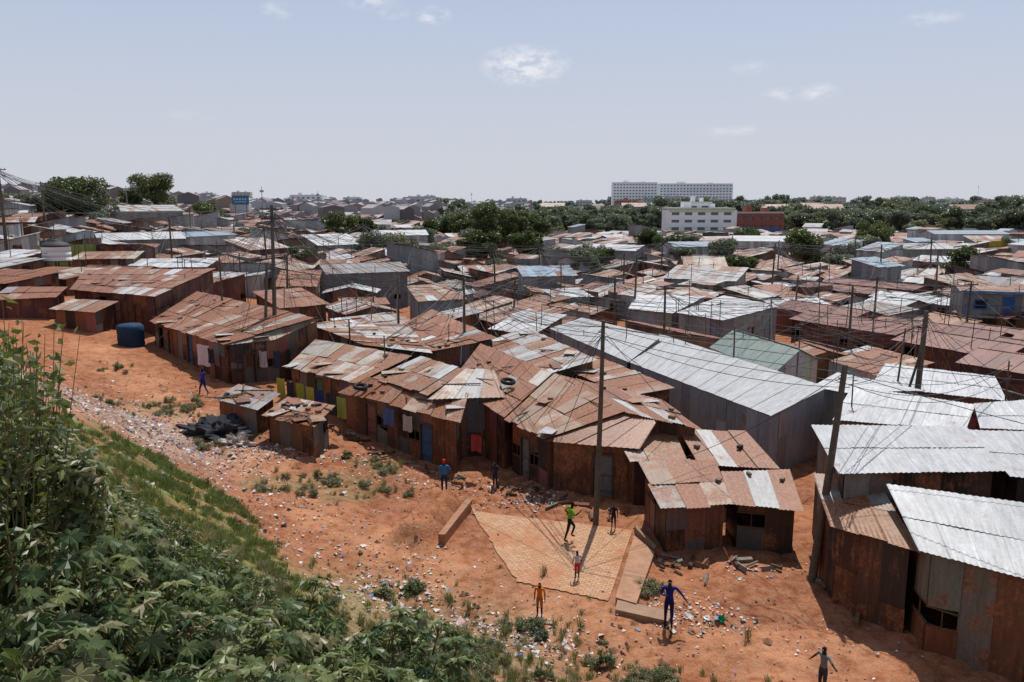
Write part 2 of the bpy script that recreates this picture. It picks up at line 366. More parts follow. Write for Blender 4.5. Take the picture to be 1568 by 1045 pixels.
hero(SH,(-9.3,51.2,3.7),(-5.5,47.8,3.5),(-1,50,4),(-6.4,62.1,4.2),'redrust','w_rust',.2,clutter=10)
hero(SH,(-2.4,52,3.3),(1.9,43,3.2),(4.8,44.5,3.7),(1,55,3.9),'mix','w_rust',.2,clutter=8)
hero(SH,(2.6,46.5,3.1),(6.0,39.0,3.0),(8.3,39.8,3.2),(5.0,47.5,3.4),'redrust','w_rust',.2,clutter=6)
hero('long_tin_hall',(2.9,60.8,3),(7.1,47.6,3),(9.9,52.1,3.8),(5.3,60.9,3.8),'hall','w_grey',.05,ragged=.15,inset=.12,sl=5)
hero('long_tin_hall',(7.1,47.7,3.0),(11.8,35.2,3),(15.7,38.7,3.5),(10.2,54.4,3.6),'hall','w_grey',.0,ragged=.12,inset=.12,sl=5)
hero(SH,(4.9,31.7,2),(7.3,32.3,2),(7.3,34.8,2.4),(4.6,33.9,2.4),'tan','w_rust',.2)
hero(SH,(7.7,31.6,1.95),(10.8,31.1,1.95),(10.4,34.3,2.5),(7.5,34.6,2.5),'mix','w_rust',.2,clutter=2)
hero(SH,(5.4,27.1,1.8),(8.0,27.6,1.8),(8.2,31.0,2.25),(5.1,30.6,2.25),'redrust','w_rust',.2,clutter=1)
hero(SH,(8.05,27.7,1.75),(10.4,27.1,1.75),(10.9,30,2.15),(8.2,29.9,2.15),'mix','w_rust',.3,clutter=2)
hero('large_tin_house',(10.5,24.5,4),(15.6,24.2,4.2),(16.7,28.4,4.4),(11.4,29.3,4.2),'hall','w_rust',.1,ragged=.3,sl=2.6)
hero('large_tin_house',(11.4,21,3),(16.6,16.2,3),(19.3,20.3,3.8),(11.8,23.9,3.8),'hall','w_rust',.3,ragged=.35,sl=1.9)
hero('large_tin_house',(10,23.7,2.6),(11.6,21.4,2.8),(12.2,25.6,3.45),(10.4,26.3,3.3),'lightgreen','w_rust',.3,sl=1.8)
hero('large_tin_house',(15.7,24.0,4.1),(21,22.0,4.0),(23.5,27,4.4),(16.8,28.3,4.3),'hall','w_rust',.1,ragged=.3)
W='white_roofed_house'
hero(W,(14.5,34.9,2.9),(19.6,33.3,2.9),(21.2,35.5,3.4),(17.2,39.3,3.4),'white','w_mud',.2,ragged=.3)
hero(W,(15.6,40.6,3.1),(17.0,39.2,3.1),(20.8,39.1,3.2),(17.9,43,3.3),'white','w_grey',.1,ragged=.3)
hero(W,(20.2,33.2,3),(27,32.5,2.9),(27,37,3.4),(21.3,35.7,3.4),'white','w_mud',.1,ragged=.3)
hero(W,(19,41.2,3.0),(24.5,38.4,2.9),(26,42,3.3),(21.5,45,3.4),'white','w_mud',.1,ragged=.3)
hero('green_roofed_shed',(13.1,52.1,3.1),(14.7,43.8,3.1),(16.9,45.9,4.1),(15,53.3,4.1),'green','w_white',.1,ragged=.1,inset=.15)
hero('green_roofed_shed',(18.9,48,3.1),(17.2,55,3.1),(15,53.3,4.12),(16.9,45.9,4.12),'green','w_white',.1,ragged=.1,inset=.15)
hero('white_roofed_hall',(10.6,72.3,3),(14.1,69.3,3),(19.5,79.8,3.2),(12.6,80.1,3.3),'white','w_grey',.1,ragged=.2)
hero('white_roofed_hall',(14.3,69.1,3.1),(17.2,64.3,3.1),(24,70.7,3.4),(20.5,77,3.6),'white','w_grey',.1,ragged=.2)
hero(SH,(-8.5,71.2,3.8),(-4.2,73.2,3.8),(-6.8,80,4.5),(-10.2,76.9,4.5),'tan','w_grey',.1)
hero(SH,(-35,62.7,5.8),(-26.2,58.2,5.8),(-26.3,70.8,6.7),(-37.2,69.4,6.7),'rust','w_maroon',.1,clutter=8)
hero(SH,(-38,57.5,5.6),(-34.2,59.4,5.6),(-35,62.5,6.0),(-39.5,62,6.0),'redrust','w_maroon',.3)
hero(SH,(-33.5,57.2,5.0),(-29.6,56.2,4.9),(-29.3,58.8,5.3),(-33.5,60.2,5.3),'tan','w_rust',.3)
# ------------------------------------------------------------------ generic houses
def house(mb,cx,cy,ang,w,d,h,kind,pal,wp,lod,doors=.15,rise=None,base=None,ragged=1,over=.25):
    z0=gz(cx,cy) if base is None else base; e1=Vector((math.cos(ang),math.sin(ang),0)); e2=Vector((-math.sin(ang),math.cos(ang),0)); c=Vector((cx,cy,0))
    def p(a,b,z): q=c+e1*a*w/2+e2*b*d/2; return (q.x,q.y,z0+z)
    def po(a,b,z): q=c+e1*a*(w/2+over)+e2*b*(d/2+over); return (q.x,q.y,z0+z)
    ri=rise if rise is not None else U(.15,.27)*d*(.55 if kind=='gable' else 1)
    if kind=='gable':
        roof(mb,po(-1,-1,h-ri*over/d*2),po(1,-1,h-ri*over/d*2),po(1,0,h+ri),po(-1,0,h+ri),pal,lod,ragged=ragged)
        roof(mb,po(1,1,h-ri*over/d*2),po(-1,1,h-ri*over/d*2),po(-1,0,h+ri),po(1,0,h+ri),pal,lod,ragged=ragged)
        for s in(-1,1):
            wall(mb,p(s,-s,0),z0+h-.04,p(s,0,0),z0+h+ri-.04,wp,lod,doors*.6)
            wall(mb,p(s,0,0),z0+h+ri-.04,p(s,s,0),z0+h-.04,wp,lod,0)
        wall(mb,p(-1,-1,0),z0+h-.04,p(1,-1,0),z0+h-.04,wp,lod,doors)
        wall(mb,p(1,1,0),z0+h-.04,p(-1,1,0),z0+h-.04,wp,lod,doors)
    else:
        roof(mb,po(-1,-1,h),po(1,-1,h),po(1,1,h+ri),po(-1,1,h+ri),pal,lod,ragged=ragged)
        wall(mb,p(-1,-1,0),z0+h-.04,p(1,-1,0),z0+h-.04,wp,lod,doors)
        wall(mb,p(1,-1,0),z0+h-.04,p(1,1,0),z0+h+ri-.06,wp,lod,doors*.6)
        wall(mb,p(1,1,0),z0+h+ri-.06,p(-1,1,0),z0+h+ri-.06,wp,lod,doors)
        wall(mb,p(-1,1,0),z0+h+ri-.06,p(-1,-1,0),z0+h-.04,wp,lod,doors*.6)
def poly(cx,cy,ang,w,d,s=1):
    return [(cx+math.cos(ang)*a*w/2*s-math.sin(ang)*b*d/2*s,cy+math.sin(ang)*a*w/2*s+math.cos(ang)*b*d/2*s) for a,b in((-1,-1),(1,-1),(1,1),(-1,1))]
def near(name,cx,cy,ang,w,d,h,kind,pal,wp,**k):
    mb=MB(); lod=0 if cy<95 else 1
    house(mb,cx,cy,ang,w,d,h,kind,pal,wp,lod,**k); HERO.append(poly(cx,cy,ang,w,d,1.05))
    return mb.obj(name,[M_sheet if lod==0 else M_sheet2,M_wood])
near('grey_metal_house',-17.2,90.5,.42,8.8,7,3.6,'gable','grey','w_steel',ragged=.1,doors=.12)
near('white_tin_house',-31.7,142,.7,8.5,6,3.0,'mono','white','w_grey',ragged=.2)
near(SH,-36.2,114,1.0,6.8,5,3.1,'mono','zinc','w_rust')
near('pale_blue_house',-47.5,121,1.1,9.5,6,3.4,'gable','blue','w_white',ragged=.1)
near(W,-49.3,106,.6,10,6,3.0,'gable','white','w_block',ragged=.2)
near(W,-77,165,.9,16,8,4.2,'gable','zinc','w_block',ragged=.2)
near('hip_roofed_house',28.8,121,0,6,5,3.2,'gable','tan','w_mud',rise=1.4)
near('blue_trimmed_long_house',118,210,0,19,8,4.6,'gable','blue','w_white',ragged=.1)
near('pale_blue_house',36,158,.2,11,7,4.2,'gable','blue','w_white',ragged=.1)
near(W,56,180,-.2,12,7,4.2,'gable','white','w_white',ragged=.1)
near(W,20,150,-.6,10,7,4.0,'gable','white','w_grey',ragged=.1)
near(W,25,103,-.5,9,6,3.0,'mono','zinc','w_grey')
near(W,-24,170,.3,11,7,4.0,'gable','white','w_white',ragged=.1)
near(W,75,150,.1,12,7,4.2,'gable','hall','w_block',ragged=.1)
for cx,cy,an,w_,d_,h_,k_,p_ in((-46.5,63.5,-.5,7,4.5,1.5,'mono','tan'),(-43,67.5,-.4,7,4.5,1.4,'mono','redrust'),(-50,70,-.35,7.5,4.6,1.5,'mono','rust'),(-42.3,74,-.3,7,4.8,1.2,'mono','mix'),(-49.5,76.2,-.3,7,4.6,1.3,'mono','zinc'),(-55.5,73.5,-.3,5,4.6,1.9,'mono','redrust'),(-57,80,-.3,6.5,5,2,'mono','rust'),(-39,79.5,-.2,7,5,1.7,'gable','rust'),(-51,82.2,-.2,4.5,3.6,1.6,'mono','white'),(-36.5,86,.1,8,5,2.2,'mono','white'),(-44,87,.2,6,4,2,'mono','tan'),(-30.5,76,-.3,8,5,2.2,'mono','mix')):
    near(SH,cx,cy,an,w_,d_,h_,k_,p_,'w_maroon' if R()<.5 else 'w_rust',rise=.5)
for cx,cy,w_ in((29.5,67,10),(34.5,63.5,10),(39.5,59.5,10),(33,57,8),(37.5,52.5,9),(33,49,7),(44,56,9),(30,75,9),(46,100,12),(40,95,10)):
    near('maroon_roofed_house',cx,cy,-1.05+U(-.06,.06),w_,4.6,2.4,'gable','maroon','w_maroon',ragged=.4)
# ------------------------------------------------------------------ town fill
FRONT=[(-90,95),(-60,74),(-42,60),(-30,60),(-25,62),(-15,56),(-9,52),(-2,46),(5,44),(9,42),(13,44),(20,46),(27,42),(30,36),(45,26),(80,15)]
phi=-1.15; e1=(math.cos(phi),math.sin(phi)); e2=(-e1[1],e1[0])
far=MB()
PW=['rust']*9+['redrust']*6+['mix']*5+['tan']*4+['zinc']*3+['white']*4+['hall']*1+['grey']*1+['maroon']
WW=['w_rust']*5+['w_mud']*4+['w_grey']*3+['w_block']*1+['w_white']*2
OPEN=[[(23.5,61.5),(27,52.4),(29,43.7),(30.2,44),(28.4,53),(24.5,62)],[(36,42),(60,38),(62,50),(42,56)],[(-8,150),(-4,150),(-1,260),(-8,260)],
      [(-5,205),(3,205),(3,225),(-16,225),(-16,205)],[(-48,70),(-38,70),(-42,82.5),(-48,82.5)],[(-1,138),(5,138),(7,158),(-1,158)],[(48,137),(55,137),(55,145),(48,145)]]
cnt=0
for i in range(-75,110):
    for j in range(-95,95):
        a=i*6.0+U(-1.3,1.3); b=j*4.7+U(-.8,.8)
        x=a*e1[0]+b*e2[0]; y=a*e1[1]+b*e2[1]+150
        x+=8*noise.noise((x/35,y/35,1)); y+=8*noise.noise((x/35,y/35,7))
        if y<25 or y>300 or abs(x)>.76*y+12: continue
        if x>-20 and y>268+.05*x: continue
        an=phi+.9*noise.noise((x/40,y/40,2))+random.gauss(0,.14)
        if R()<.25: an+=math.pi/2
        w=U(3.4,7.2); d=U(2.8,5.2)
        if R()<.1: w*=U(1.4,1.9); d*=1.15
        P4=poly(x,y,an,w,d)
        tests=P4+[(x,y)]+[((P4[q][0]+P4[(q+1)%4][0])/2,(P4[q][1]+P4[(q+1)%4][1])/2) for q in range(4)]
        if any(t[1]<interp(FRONT,t[0]) for t in tests): continue
        if y<230 and any(inpoly(t[0],t[1],H) for H in HERO+OPEN for t in tests): continue
        if y<230 and any(inpoly(H[0],H[1],P4) for Hh in HERO for H in Hh): continue
        if y>110 and R()<.05: continue
        kind='gable' if R()<.4 else 'mono'
        if R()<.4: an+=math.pi
        pal=random.choice(PW); wp=random.choice(WW); h=U(1.6,2.7)
        if R()<.045 and y>80: h+=1.8; wp=random.choice(['w_grey','w_white']); pal=random.choice(['white','zinc','blue','rust'])
        if y<120:
            mb=MB(); lod=0 if y<70 else 1; house(mb,x,y,an,w,d,h,kind,pal,wp,lod,doors=.15)
            for _ in range(random.randint(0,4) if y<90 else 0):   # weights and boards on the roof
                a_=U(-.35,.35)*w; zz=gz(x,y)+h+.9; mb.box((x+math.cos(an)*a_,y+math.sin(an)*a_,zz),(U(.8,2),.08,.05),an+U(-.6,.6),(.17,.11,.07),0,1)
            mb.obj(SH,[M_sheet if lod==0 else M_sheet2,M_wood])
        else:
            house(far,x,y,an,w,d,h,kind,pal,wp,1 if y<160 else 2,doors=.05)
        cnt+=1
far.obj('distant_shanty_town',[M_sheet2,M_wood])
far=MB()
for _ in range(4600):
    y=300*math.exp(R()*1.2); b=U(-.68,.03); x=b*y+U(-10,10)
    if x>-.12*y+0: 
        if y<400: continue
    an=phi+U(-.5,.5); w=U(6,12); d=U(5,8); z=gz(x,y); h=U(2.2,3.6); pal=random.choice(PW+['white','tan','redrust','redrust'])
    if R()<.05: h+=4
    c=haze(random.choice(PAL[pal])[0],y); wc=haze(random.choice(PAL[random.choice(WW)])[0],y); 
    P4=poly(x,y,an,w,d); A=[(p[0],p[1],z+h) for p in P4]; ri=U(.6,1.6)
    m1=((P4[0][0]+P4[3][0])/2,(P4[0][1]+P4[3][1])/2,z+h+ri); m2=((P4[1][0]+P4[2][0])/2,(P4[1][1]+P4[2][1])/2,z+h+ri)
    far.face([A[0],A[1],m2,m1],c,-.05); far.face([A[2],A[3],m1,m2],c,-.05); 
    for q in range(4):
        g0,g1=P4[q],P4[(q+1)%4]; top=[A[(q+1)%4]]+([m2] if q==1 else [m1] if q==3 else [])+[A[q]]
        far.face([(g0[0],g0[1],z-1),(g1[0],g1[1],z-1)]+top,wc,-.2)
far.obj('distant_shanty_town',[M_sheet2])
# ------------------------------------------------------------------ trees
def leafq(mb,p,s,col,nrm=None):
    n=nrm if nrm else Vector((random.gauss(0,1),random.gauss(0,1),random.gauss(.6,1))).normalized()
    a=n.orthogonal().normalized(); a.rotate(Matrix.Rotation(U(0,6.28),3,n)); b=n.cross(a)
    mb.face([p-a*s,p+b*s*.45-n*s*.12,p+a*s,p-b*s*.45-n*s*.12],col,0,1)
LG=[(.06,.09,.03),(.08,.11,.038),(.045,.07,.026),(.10,.125,.045)]
def tree(name,h,cw,dens=1,leaf=.33,cols=LG,parent=None,lk=True,hz=0):
    mb=MB(); bk=(.11,.08,.055); r=h*.025; 
    cols=[mix(c,(.36,.40,.44),hz) for c in cols]  # hz blends painted distance haze into the leaf colours
    th=h*U(.22,.35); top=Vector((U(-.3,.3),U(-.3,.3),th)); mb.tube((0,0,-.3),top,r,r*.75,bk)
    nl=int(11*dens)+6
    for k in range(nl):
        a=k*2.4+U(-.4,.4); rr=cw/2*math.sqrt(U(.03,1))*.82; zz=h*U(.34,.9)-(rr/(cw/2))**2*h*.14
        c=Vector((math.cos(a)*rr,math.sin(a)*rr,zz)); mid=top.lerp(c,.5)+Vector((0,0,-.05*h)); mb.tube(top,mid,r*.5,r*.3,bk,5); mb.tube(mid,c,r*.3,r*.1,bk,5)
        lr=min(cw*U(.15,.26),h*.2)
        for _ in range(int(110*(lr/.9)**1.3/max(.5,leaf/.33)**1.5)+40):
            v=Vector((random.gauss(0,1),random.gauss(0,1),random.gauss(0,.75))); v=v.normalized()*lr*U(.35,1.08)**.6; v.z*=.8
            leafq(mb,c+v,leaf*U(.6,1.3),random.choice(cols))
    return mb.obj(name,[M_wood,M_leaf],parent,lk)
def put(name,x,y,*a,**k):
    o=tree(name,*a,**k); o.location=(x,y,gz(x,y)); o.rotation_euler[2]=U(0,6); return o
T='broadleaf_tree'
put(T,-83.5,156,10,12.5,1.8,.3); put(T,-90,163,8,9,1,.3); put(T,-122,276,15,14,1.4,.4)
put(T,-134,285,10,8,1,.4); put(T,-104,190,10,9,1,.3)
put(T,-42.6,200,7.8,9.5,1.5,.34); put(T,-37,203,6.2,5,1,.34); put(T,1.9,141,9.0,4.6,1.3,.3); put(T,-5,149,7.6,6.2,1.2,.3); put(T,4.5,155,7.4,3.8,1.2,.3); put(T,-8,154,5.5,5,1,.3)
for x,y,h,w in((-12,212,9,8),(-7,206,12,8),(-2,210,12.5,7),(-15,222,9,8),(2,216,11,7),(-20,214,8,7),(7,222,10,8)): put(T,x,y,h,w,1.2,.36)
put(T,29,172,7.5,7,1.3,.3); put(T,51.3,140,8.2,6.8,1.5,.3); put(T,34.6,121,5.2,4.4,1.2,.27); put(T,32,166,6.5,5,1,.3); put(T,-28,106,4.8,4,1,.27); put(T,-68,180,8,7,1.2,.3)
put(T,55,190,7,8,1.2,.35); put(T,90,200,8,9,1.2,.35); put(T,15,130,5.5,4,1,.3); put(T,70,125,6,5,1,.3)
belt=empty('distant_tree_belt')
YG=[(.15,.15,.04),(.12,.14,.045),(.19,.165,.045),(.10,.12,.035)]
BG=[(.065,.095,.035),(.09,.12,.045),(.05,.075,.03),(.11,.135,.05)]
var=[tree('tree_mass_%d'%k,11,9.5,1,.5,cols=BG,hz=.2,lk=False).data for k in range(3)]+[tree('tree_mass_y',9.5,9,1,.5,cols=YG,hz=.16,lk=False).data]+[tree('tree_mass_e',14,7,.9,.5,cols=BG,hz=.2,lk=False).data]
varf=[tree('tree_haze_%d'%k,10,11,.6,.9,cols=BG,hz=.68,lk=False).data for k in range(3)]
def binst(me,x,y,s):
    o=bpy.data.objects.new('tree_crown',me); o.location=(x,y,gz(x,y)-.5); o.scale=(s*U(.9,1.2),s*U(.9,1.2),s*U(.85,1.1)); o.rotation_euler[2]=U(0,6.28); link(o,belt)
for _ in range(560):
    y=U(276,400); u=U(-.075,.78); x=u*y
    if .145<u<.335 and y<322: continue
    s=U(.6,1.0) if u<.16 else U(.65,1.25)
    binst(var[random.choice((0,1,2,4,0,1,2))] if not(u>.33 and R()<.4) else var[3],x,y,s*(.9+.15*(y-276)/124))
for _ in range(40):
    y=U(225,290); x=U(-.085,.03)*y; binst(var[random.choice((0,1,2,4))],x,y,U(.7,1.0))
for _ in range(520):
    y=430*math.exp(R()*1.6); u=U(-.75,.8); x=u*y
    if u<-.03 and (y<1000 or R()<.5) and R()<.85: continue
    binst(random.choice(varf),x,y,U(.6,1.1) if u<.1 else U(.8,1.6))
for _ in range(80):
    y=U(120,290); x=U(-.7,.7)*y; binst(random.choice(var[:4]),x,y,U(.3,.6))
# ------------------------------------------------------------------ larger distant buildings
M_glass,nt,p,_,ls=newmat('window_glass'); p.inputs['Base Color'].default_value=(.14,.17,.20,1); p.inputs['Roughness'].default_value=.2
def block(name,x0,x1,y,depth,z0,z1,floors,bays,wc,bandc=None,roofc=(.6,.6,.6)):
    mb=MB(); w=x1-x0; fh=(z1-z0)/floors; bw=w/bays
    mb.box(((x0+x1)/2,y+depth/2+.6,(z0+z1)/2),(w-.4,depth,z1-z0-.2),0,tuple(q*.35 for q in wc),0,0)
    for f in range(floors+1):
        zz=z0+f*fh; mb.box(((x0+x1)/2,y+.3,zz),(w,.7,fh*.62),0,bandc if bandc and f%3==1 else wc)
    for b in range(bays+1): mb.box((x0+b*bw,y+.38,(z0+z1)/2),(bw*.42,.62,z1-z0),0,wc)
    for f in range(floors):
        for b in range(bays): mb.box((x0+(b+.5)*bw,y+.55,z0+(f+.5)*fh),(bw*.58,.1,fh*.38),0,(.1,.1,.1),0,1)
    mb.box(((x0+x1)/2,y+depth/2,z1+.5),(w+.6,depth+.8,.5),0,roofc)
    mb.box((x0-.05,y+depth/2,(z0+z1)/2),(.3,depth,z1-z0),0,wc); mb.box((x1+.05,y+depth/2,(z0+z1)/2),(.3,depth,z1-z0),0,wc)
    mb.box((x0+w*.3,y+depth*.4,z1+1.6),(w*.12,depth*.4,2.2),0,wc); mb.box((x0+w*.7,y+depth*.5,z1+1.3),(w*.08,depth*.4,1.6),0,wc)
    return mb.obj(name,[M_paint if max(wc)>.75 else M_gen,M_glass])
WH=(.93,.94,.95)
block('white_apartment_building',100,143,800,14,5,31,9,14,WH,None)
block('white_apartment_building',147,219,806,14,5,30,9,22,WH,(.75,.80,.88))
block('red_brick_block',99,132,770,12,5,14,3,9,(.48,.18,.13),(.65,.65,.65))
block('white_office_building',53,75,272,12,0,10.0,4,5,(.88,.89,.87),(.60,.68,.45))
block('white_office_building',60,68,276,8,10,12,1,2,(.88,.89,.88))
block('blue_brick_building',76.5,92,274,12,0,8.6,3,5,(.34,.12,.09),(.08,.18,.50))
for _ in range(44):
    y=U(560,1300); u=U(-.6,.62); x=u*y; w=U(9,26); z0=gz(x,y); h=U(5,12)*(.8+y/3000)
    block('distant_flats',x,x+w,y,10,z0,z0+h,max(2,int(h/3)),max(2,int(w/4)),random.choice([(.66,.65,.64),(.72,.70,.68),(.64,.56,.50),(.6,.6,.63),(.76,.76,.78)]),None,random.choice([(.58,.36,.28),(.6,.6,.6)]))
for x,y,w in((112,345,13),(135,350,15),(195,340,24),(225,345,16),(150,400,14),(235,390,20),(265,380,14),(100,400,12),(300,440,20),(60,400,12),(190,400,14),(20,400,12)):
    mb=MB(); house(mb,x,y,U(-.15,.15),w,7,4.5,'gable','redrust','w_white',1,base=gz(x,y)+4.5,ragged=.2,rise=1.8); mb.obj('red_roofed_house',[M_sheet2,M_wood])
# two-storey grey block house on the right
mb=MB(); house(mb,47.5,74.5,-.35,10,7,4.5,'gable','zinc','w_block',0,ragged=.1,doors=.1,rise=.3)
a=-.35
for t in(-3.6,-1.4,1,3.2):
    for zz in(1.3,3.4):
        if t==-1.4 : 
            mb.box((47.5+math.cos(a)*t+math.sin(a)*3.55,74.5+math.sin(a)*t-math.cos(a)*3.55,zz-.2),(.95,.12,1.9),a,(.05,.12,.32),0,1)
        else: 
            mb.box((47.5+math.cos(a)*t+math.sin(a)*3.55,74.5+math.sin(a)*t-math.cos(a)*3.55,zz),(1.1,.12,.9),a,(.06,.14,.33),0,1)
            mb.box((47.5+math.cos(a)*t+math.sin(a)*3.6,74.5+math.sin(a)*t-math.cos(a)*3.6,zz),(.85,.1,.68),a,(.02,.02,.025),0,1)
mb.box((47.5+math.sin(a)*4.1,74.5-math.cos(a)*4.1,2.35),(10.2,1.1,.14),a,(.3,.29,.28),0,1)
for t in(-5,-2.5,0,2.5,5): mb.box((47.5+math.cos(a)*t+math.sin(a)*4.55,74.5+math.sin(a)*t-math.cos(a)*4.55,2.9),(.06,.06,1.1),a,(.07,.14,.3),0,1)
mb.box((47.5+math.sin(a)*4.55,74.5-math.cos(a)*4.55,3.4),(10,.06,.07),a,(.07,.14,.3),0,1)
mb.box((47.5+math.sin(a)*3.9,74.5-math.cos(a)*3.9,4.55),(10.6,.1,.22),a,(.10,.25,.5),0,1)
mb.obj('two_storey_block_house',[M_sheet,M_gen])
near('yellow_shop',113,190,0,9,5,3.4,'mono','rust','w_block')
mb=MB(); mb.box((113,187.2,3.0),(8.6,.15,1.4),0,(.65,.45,.05)); mb.obj('yellow_shop_sign',[M_gen])
mb=MB(); pts=[(23.2,63),(25.2,57.5),(27.2,52.4),(28.3,48),(29.1,43.7),(31.5,38)]
for a,b in zip(pts,pts[1:]):
    L=math.hypot(b[0]-a[0],b[1]-a[1]); an=math.atan2(b[1]-a[1],b[0]-a[0]); n=int(L/.45)
    for i in range(n):
        for r in range(7):
            t=(i+.5+(.5 if r%2 else 0))/n
            if t>1: continue
            x=a[0]+(b[0]-a[0])*t;y=a[1]+(b[1]-a[1])*t; k=U(.6,1.1); mb.box((x,y,.12+r*.26),(.435,.2+U(0,.02),.25),an,(.15*k,.135*k,.12*k),0,0)
mb.obj('stone_boundary_wall',[M_gen])
mb=MB(); wall(mb,(-52.5,88.5),7.9,(-46.3,91.5),7.9,'green',0); 
for i,c in enumerate(mb.c): mb.c[i]=(.42,.50,.12,-.5)
mb.obj('green_sheet_fence',[M_sheet,M_wood])
mb=MB()
for k in range(4):
    a=k*math.pi/2+.4; mb.tube((math.cos(a)*1,math.sin(a)*1,-2.0),(math.cos(a)*1,math.sin(a)*1,.9),.06,.06,(.1,.07,.05),6,1)
mb.box((0,0,.95),(2.6,2.6,.1),.4,(.15,.1,.07),0,1)
prof=[(1.25,1.0),(1.25,1.3),(1.2,1.34),(1.2,1.4),(1.25,1.44),(1.25,1.85),(1.2,1.89),(1.2,1.95),(1.25,1.99),(1.25,2.5)]
def lathe(mb,prof,col,n=24,mat=0,sm=True):
    mb.grid([[(r*math.cos(6.28318*k/n),r*math.sin(6.28318*k/n),z) for k in range(n+1)] for r,z in prof],col,0,mat,None,sm)
lathe(mb,prof,(.8,.8,.78)); lathe(mb,[(1.25,2.5),(1.3,2.55),(1.25,2.7),(.9,2.95),(.4,3.1),(.38,3.25),(.3,3.3),(.01,3.31)],(.04,.04,.045))
o=mb.obj('water_tank',[M_paint,M_wood]); o.location=(-45.3,79.5,6.0); o.scale=(1.05,1.05,.9)
mb=MB(); lathe(mb,[(.85,0),(.88,.1),(.84,.4),(.88,.45),(.84,.85),(.88,.9),(.86,1.35),(.7,1.5),(.3,1.56),(.01,1.57)],(.02,.055,.12)); o=mb.obj('blue_water_drum',[M_gen]); o.location=(-26.3,54.2,gz(-26.3,54.2)-.05)
mb=MB()
for s in(-1,1): mb.tube((s*1.7,0,-1),(s*1.7,0,7.6),.12,.12,(.2,.2,.22),8)
mb.box((0,0,8.4),(5,.25,2.6),0,(.04,.13,.27)); mb.box((0,-.14,8.4),(4.7,.04,2.3),0,(.06,.2,.38))
for k in range(5): mb.box((-1.8+k*.85,-.17,8.7),(.55,.03,.5),0,(.6,.62,.65))
mb.box((0,-.17,7.9),(3.6,.03,.2),0,(.6,.62,.65)); mb.box((0,0,9.78),(5.2,.4,.12),0,(.2,.2,.22))
o=mb.obj('billboard',[M_gen]); o.location=(-81.9,244,gz(-81.9,244))
for x,y,h in((-76,246,13),(-72,300,13),(-100,210,9),(466,810,24),(-68,250,11),(-30,600,14),(150,300,14)):
    mb=MB(); mb.tube((0,0,0),(0,0,h),.18,.08,(.3,.3,.32),5); mb.box((0,0,h*.9),(1.2,.1,.6),.3,(.5,.5,.5)); o=mb.obj('antenna_mast',[M_gen]); o.location=(x,y,gz(x,y))
# ------------------------------------------------------------------ poles & wires
POLES={}
def pole(key,x,y,top,r=.14,lean=(0,0),arm=0,z0=None,brace=None,name='utility_pole'):
    mb=MB(); z=gz(x,y) if z0 is None else z0; h=top-z; tx,ty=lean
    for i in range(5):
        a,b=i/5,(i+1)/5; bend=lambda t: math.sin(t*3)*.03
        mb.tube((tx*a+bend(a),ty*a,-.4 if i==0 else h*a),(tx*b+bend(b),ty*b,h*b),r*(1-.4*a),r*(1-.4*b),(.16,.13,.10),9)
    if arm:
        for dz in ((.25,) if arm<2 else (.25,.9)):
            mb.box((tx,ty,h-dz),(1.5,.09,.1),.3,(.12,.09,.07))
            for s in(-.65,-.25,.25,.65): mb.tube((tx+s*math.cos(.3),ty+s*math.sin(.3),h-dz+.05),(tx+s*math.cos(.3),ty+s*math.sin(.3),h-dz+.2),.035,.025,(.35,.33,.3),6)
    else:
        for s in(-1,1): mb.tube((tx,ty,h-.35+.1*s),(tx+.18*s,ty,h-.35+.1*s),.03,.04,(.3,.28,.26),6)
    if brace: mb.tube((brace[0],brace[1],-.2),(tx*.7,ty*.7,h*.72),.09,.06,(.115,.09,.07),7)
    o=mb.obj(name,[M_wood]); o.location=(x,y,z); POLES[key]=Vector((x+tx,y+ty,top-.25)); return o
pole('P1',-16.3,53.8,12.4,.17,(.25,.1),2); pole('P1b',-16.9,53.2,8.6,.13,(.5,.1))
pole('P2',-3.2,52.4,7.9,.12); pole('P3',3.3,29.8,8.2,.12,(.15,0)); pole('P4',10.1,25.1,7.4,.15,(.7,.2),0,0)
pole('P5',21.1,40.6,7.1,.19,(.2,0),0,brace=(-1.4,-.6)); pole('P6',0,73.3,5.8,.12,(.3,0)); pole('P7',-55.2,87.4,16.3,.2,(0,0),1); pole('P8',-72,124,15.7,.18,(0,0),1)
pole('P9',29,81.2,5.2,.12,(.2,0)); pole('P10',-10.5,50.7,5.2,.08)
pole('Q1',20.5,41.8,6.0,.07,(.4,0)); pole('Q2',24.5,38.5,4.9,.06); pole('Q3',13.3,47,5.3,.07); pole('Q4',-7.5,46,4.9,.06)
pole('Q5',-22,60,8.5,.1,(0,0),0); pole('Q6',5.4,88,6,.1); pole('Q7',-45,130,10,.13,(0,0),1); pole('Q8',-60,150,12,.13,(0,0),1); pole('Q9',40,120,7,.12); pole('Q10',60,140,7,.12)
pole('S1',16,36.5,4.6,.05,(0,0),0); pole('S2',18.3,50,5.2,.06); pole('S3',27.5,60,4.6,.07); pole('S4',19,58,5.6,.08); pole('S5',34,88,6,.1); pole('S6',-13,74,6,.1); pole('S7',-28,82,7.5,.1)
Mwire,nt,p,_,_=newmat('wire_rubber'); p.inputs['Base Color'].default_value=(.03,.03,.03,1)
Wc=bpy.data.curves.new('overhead_wires','CURVE'); Wc.dimensions='3D'; Wc.bevel_depth=.012; Wc.bevel_resolution=1
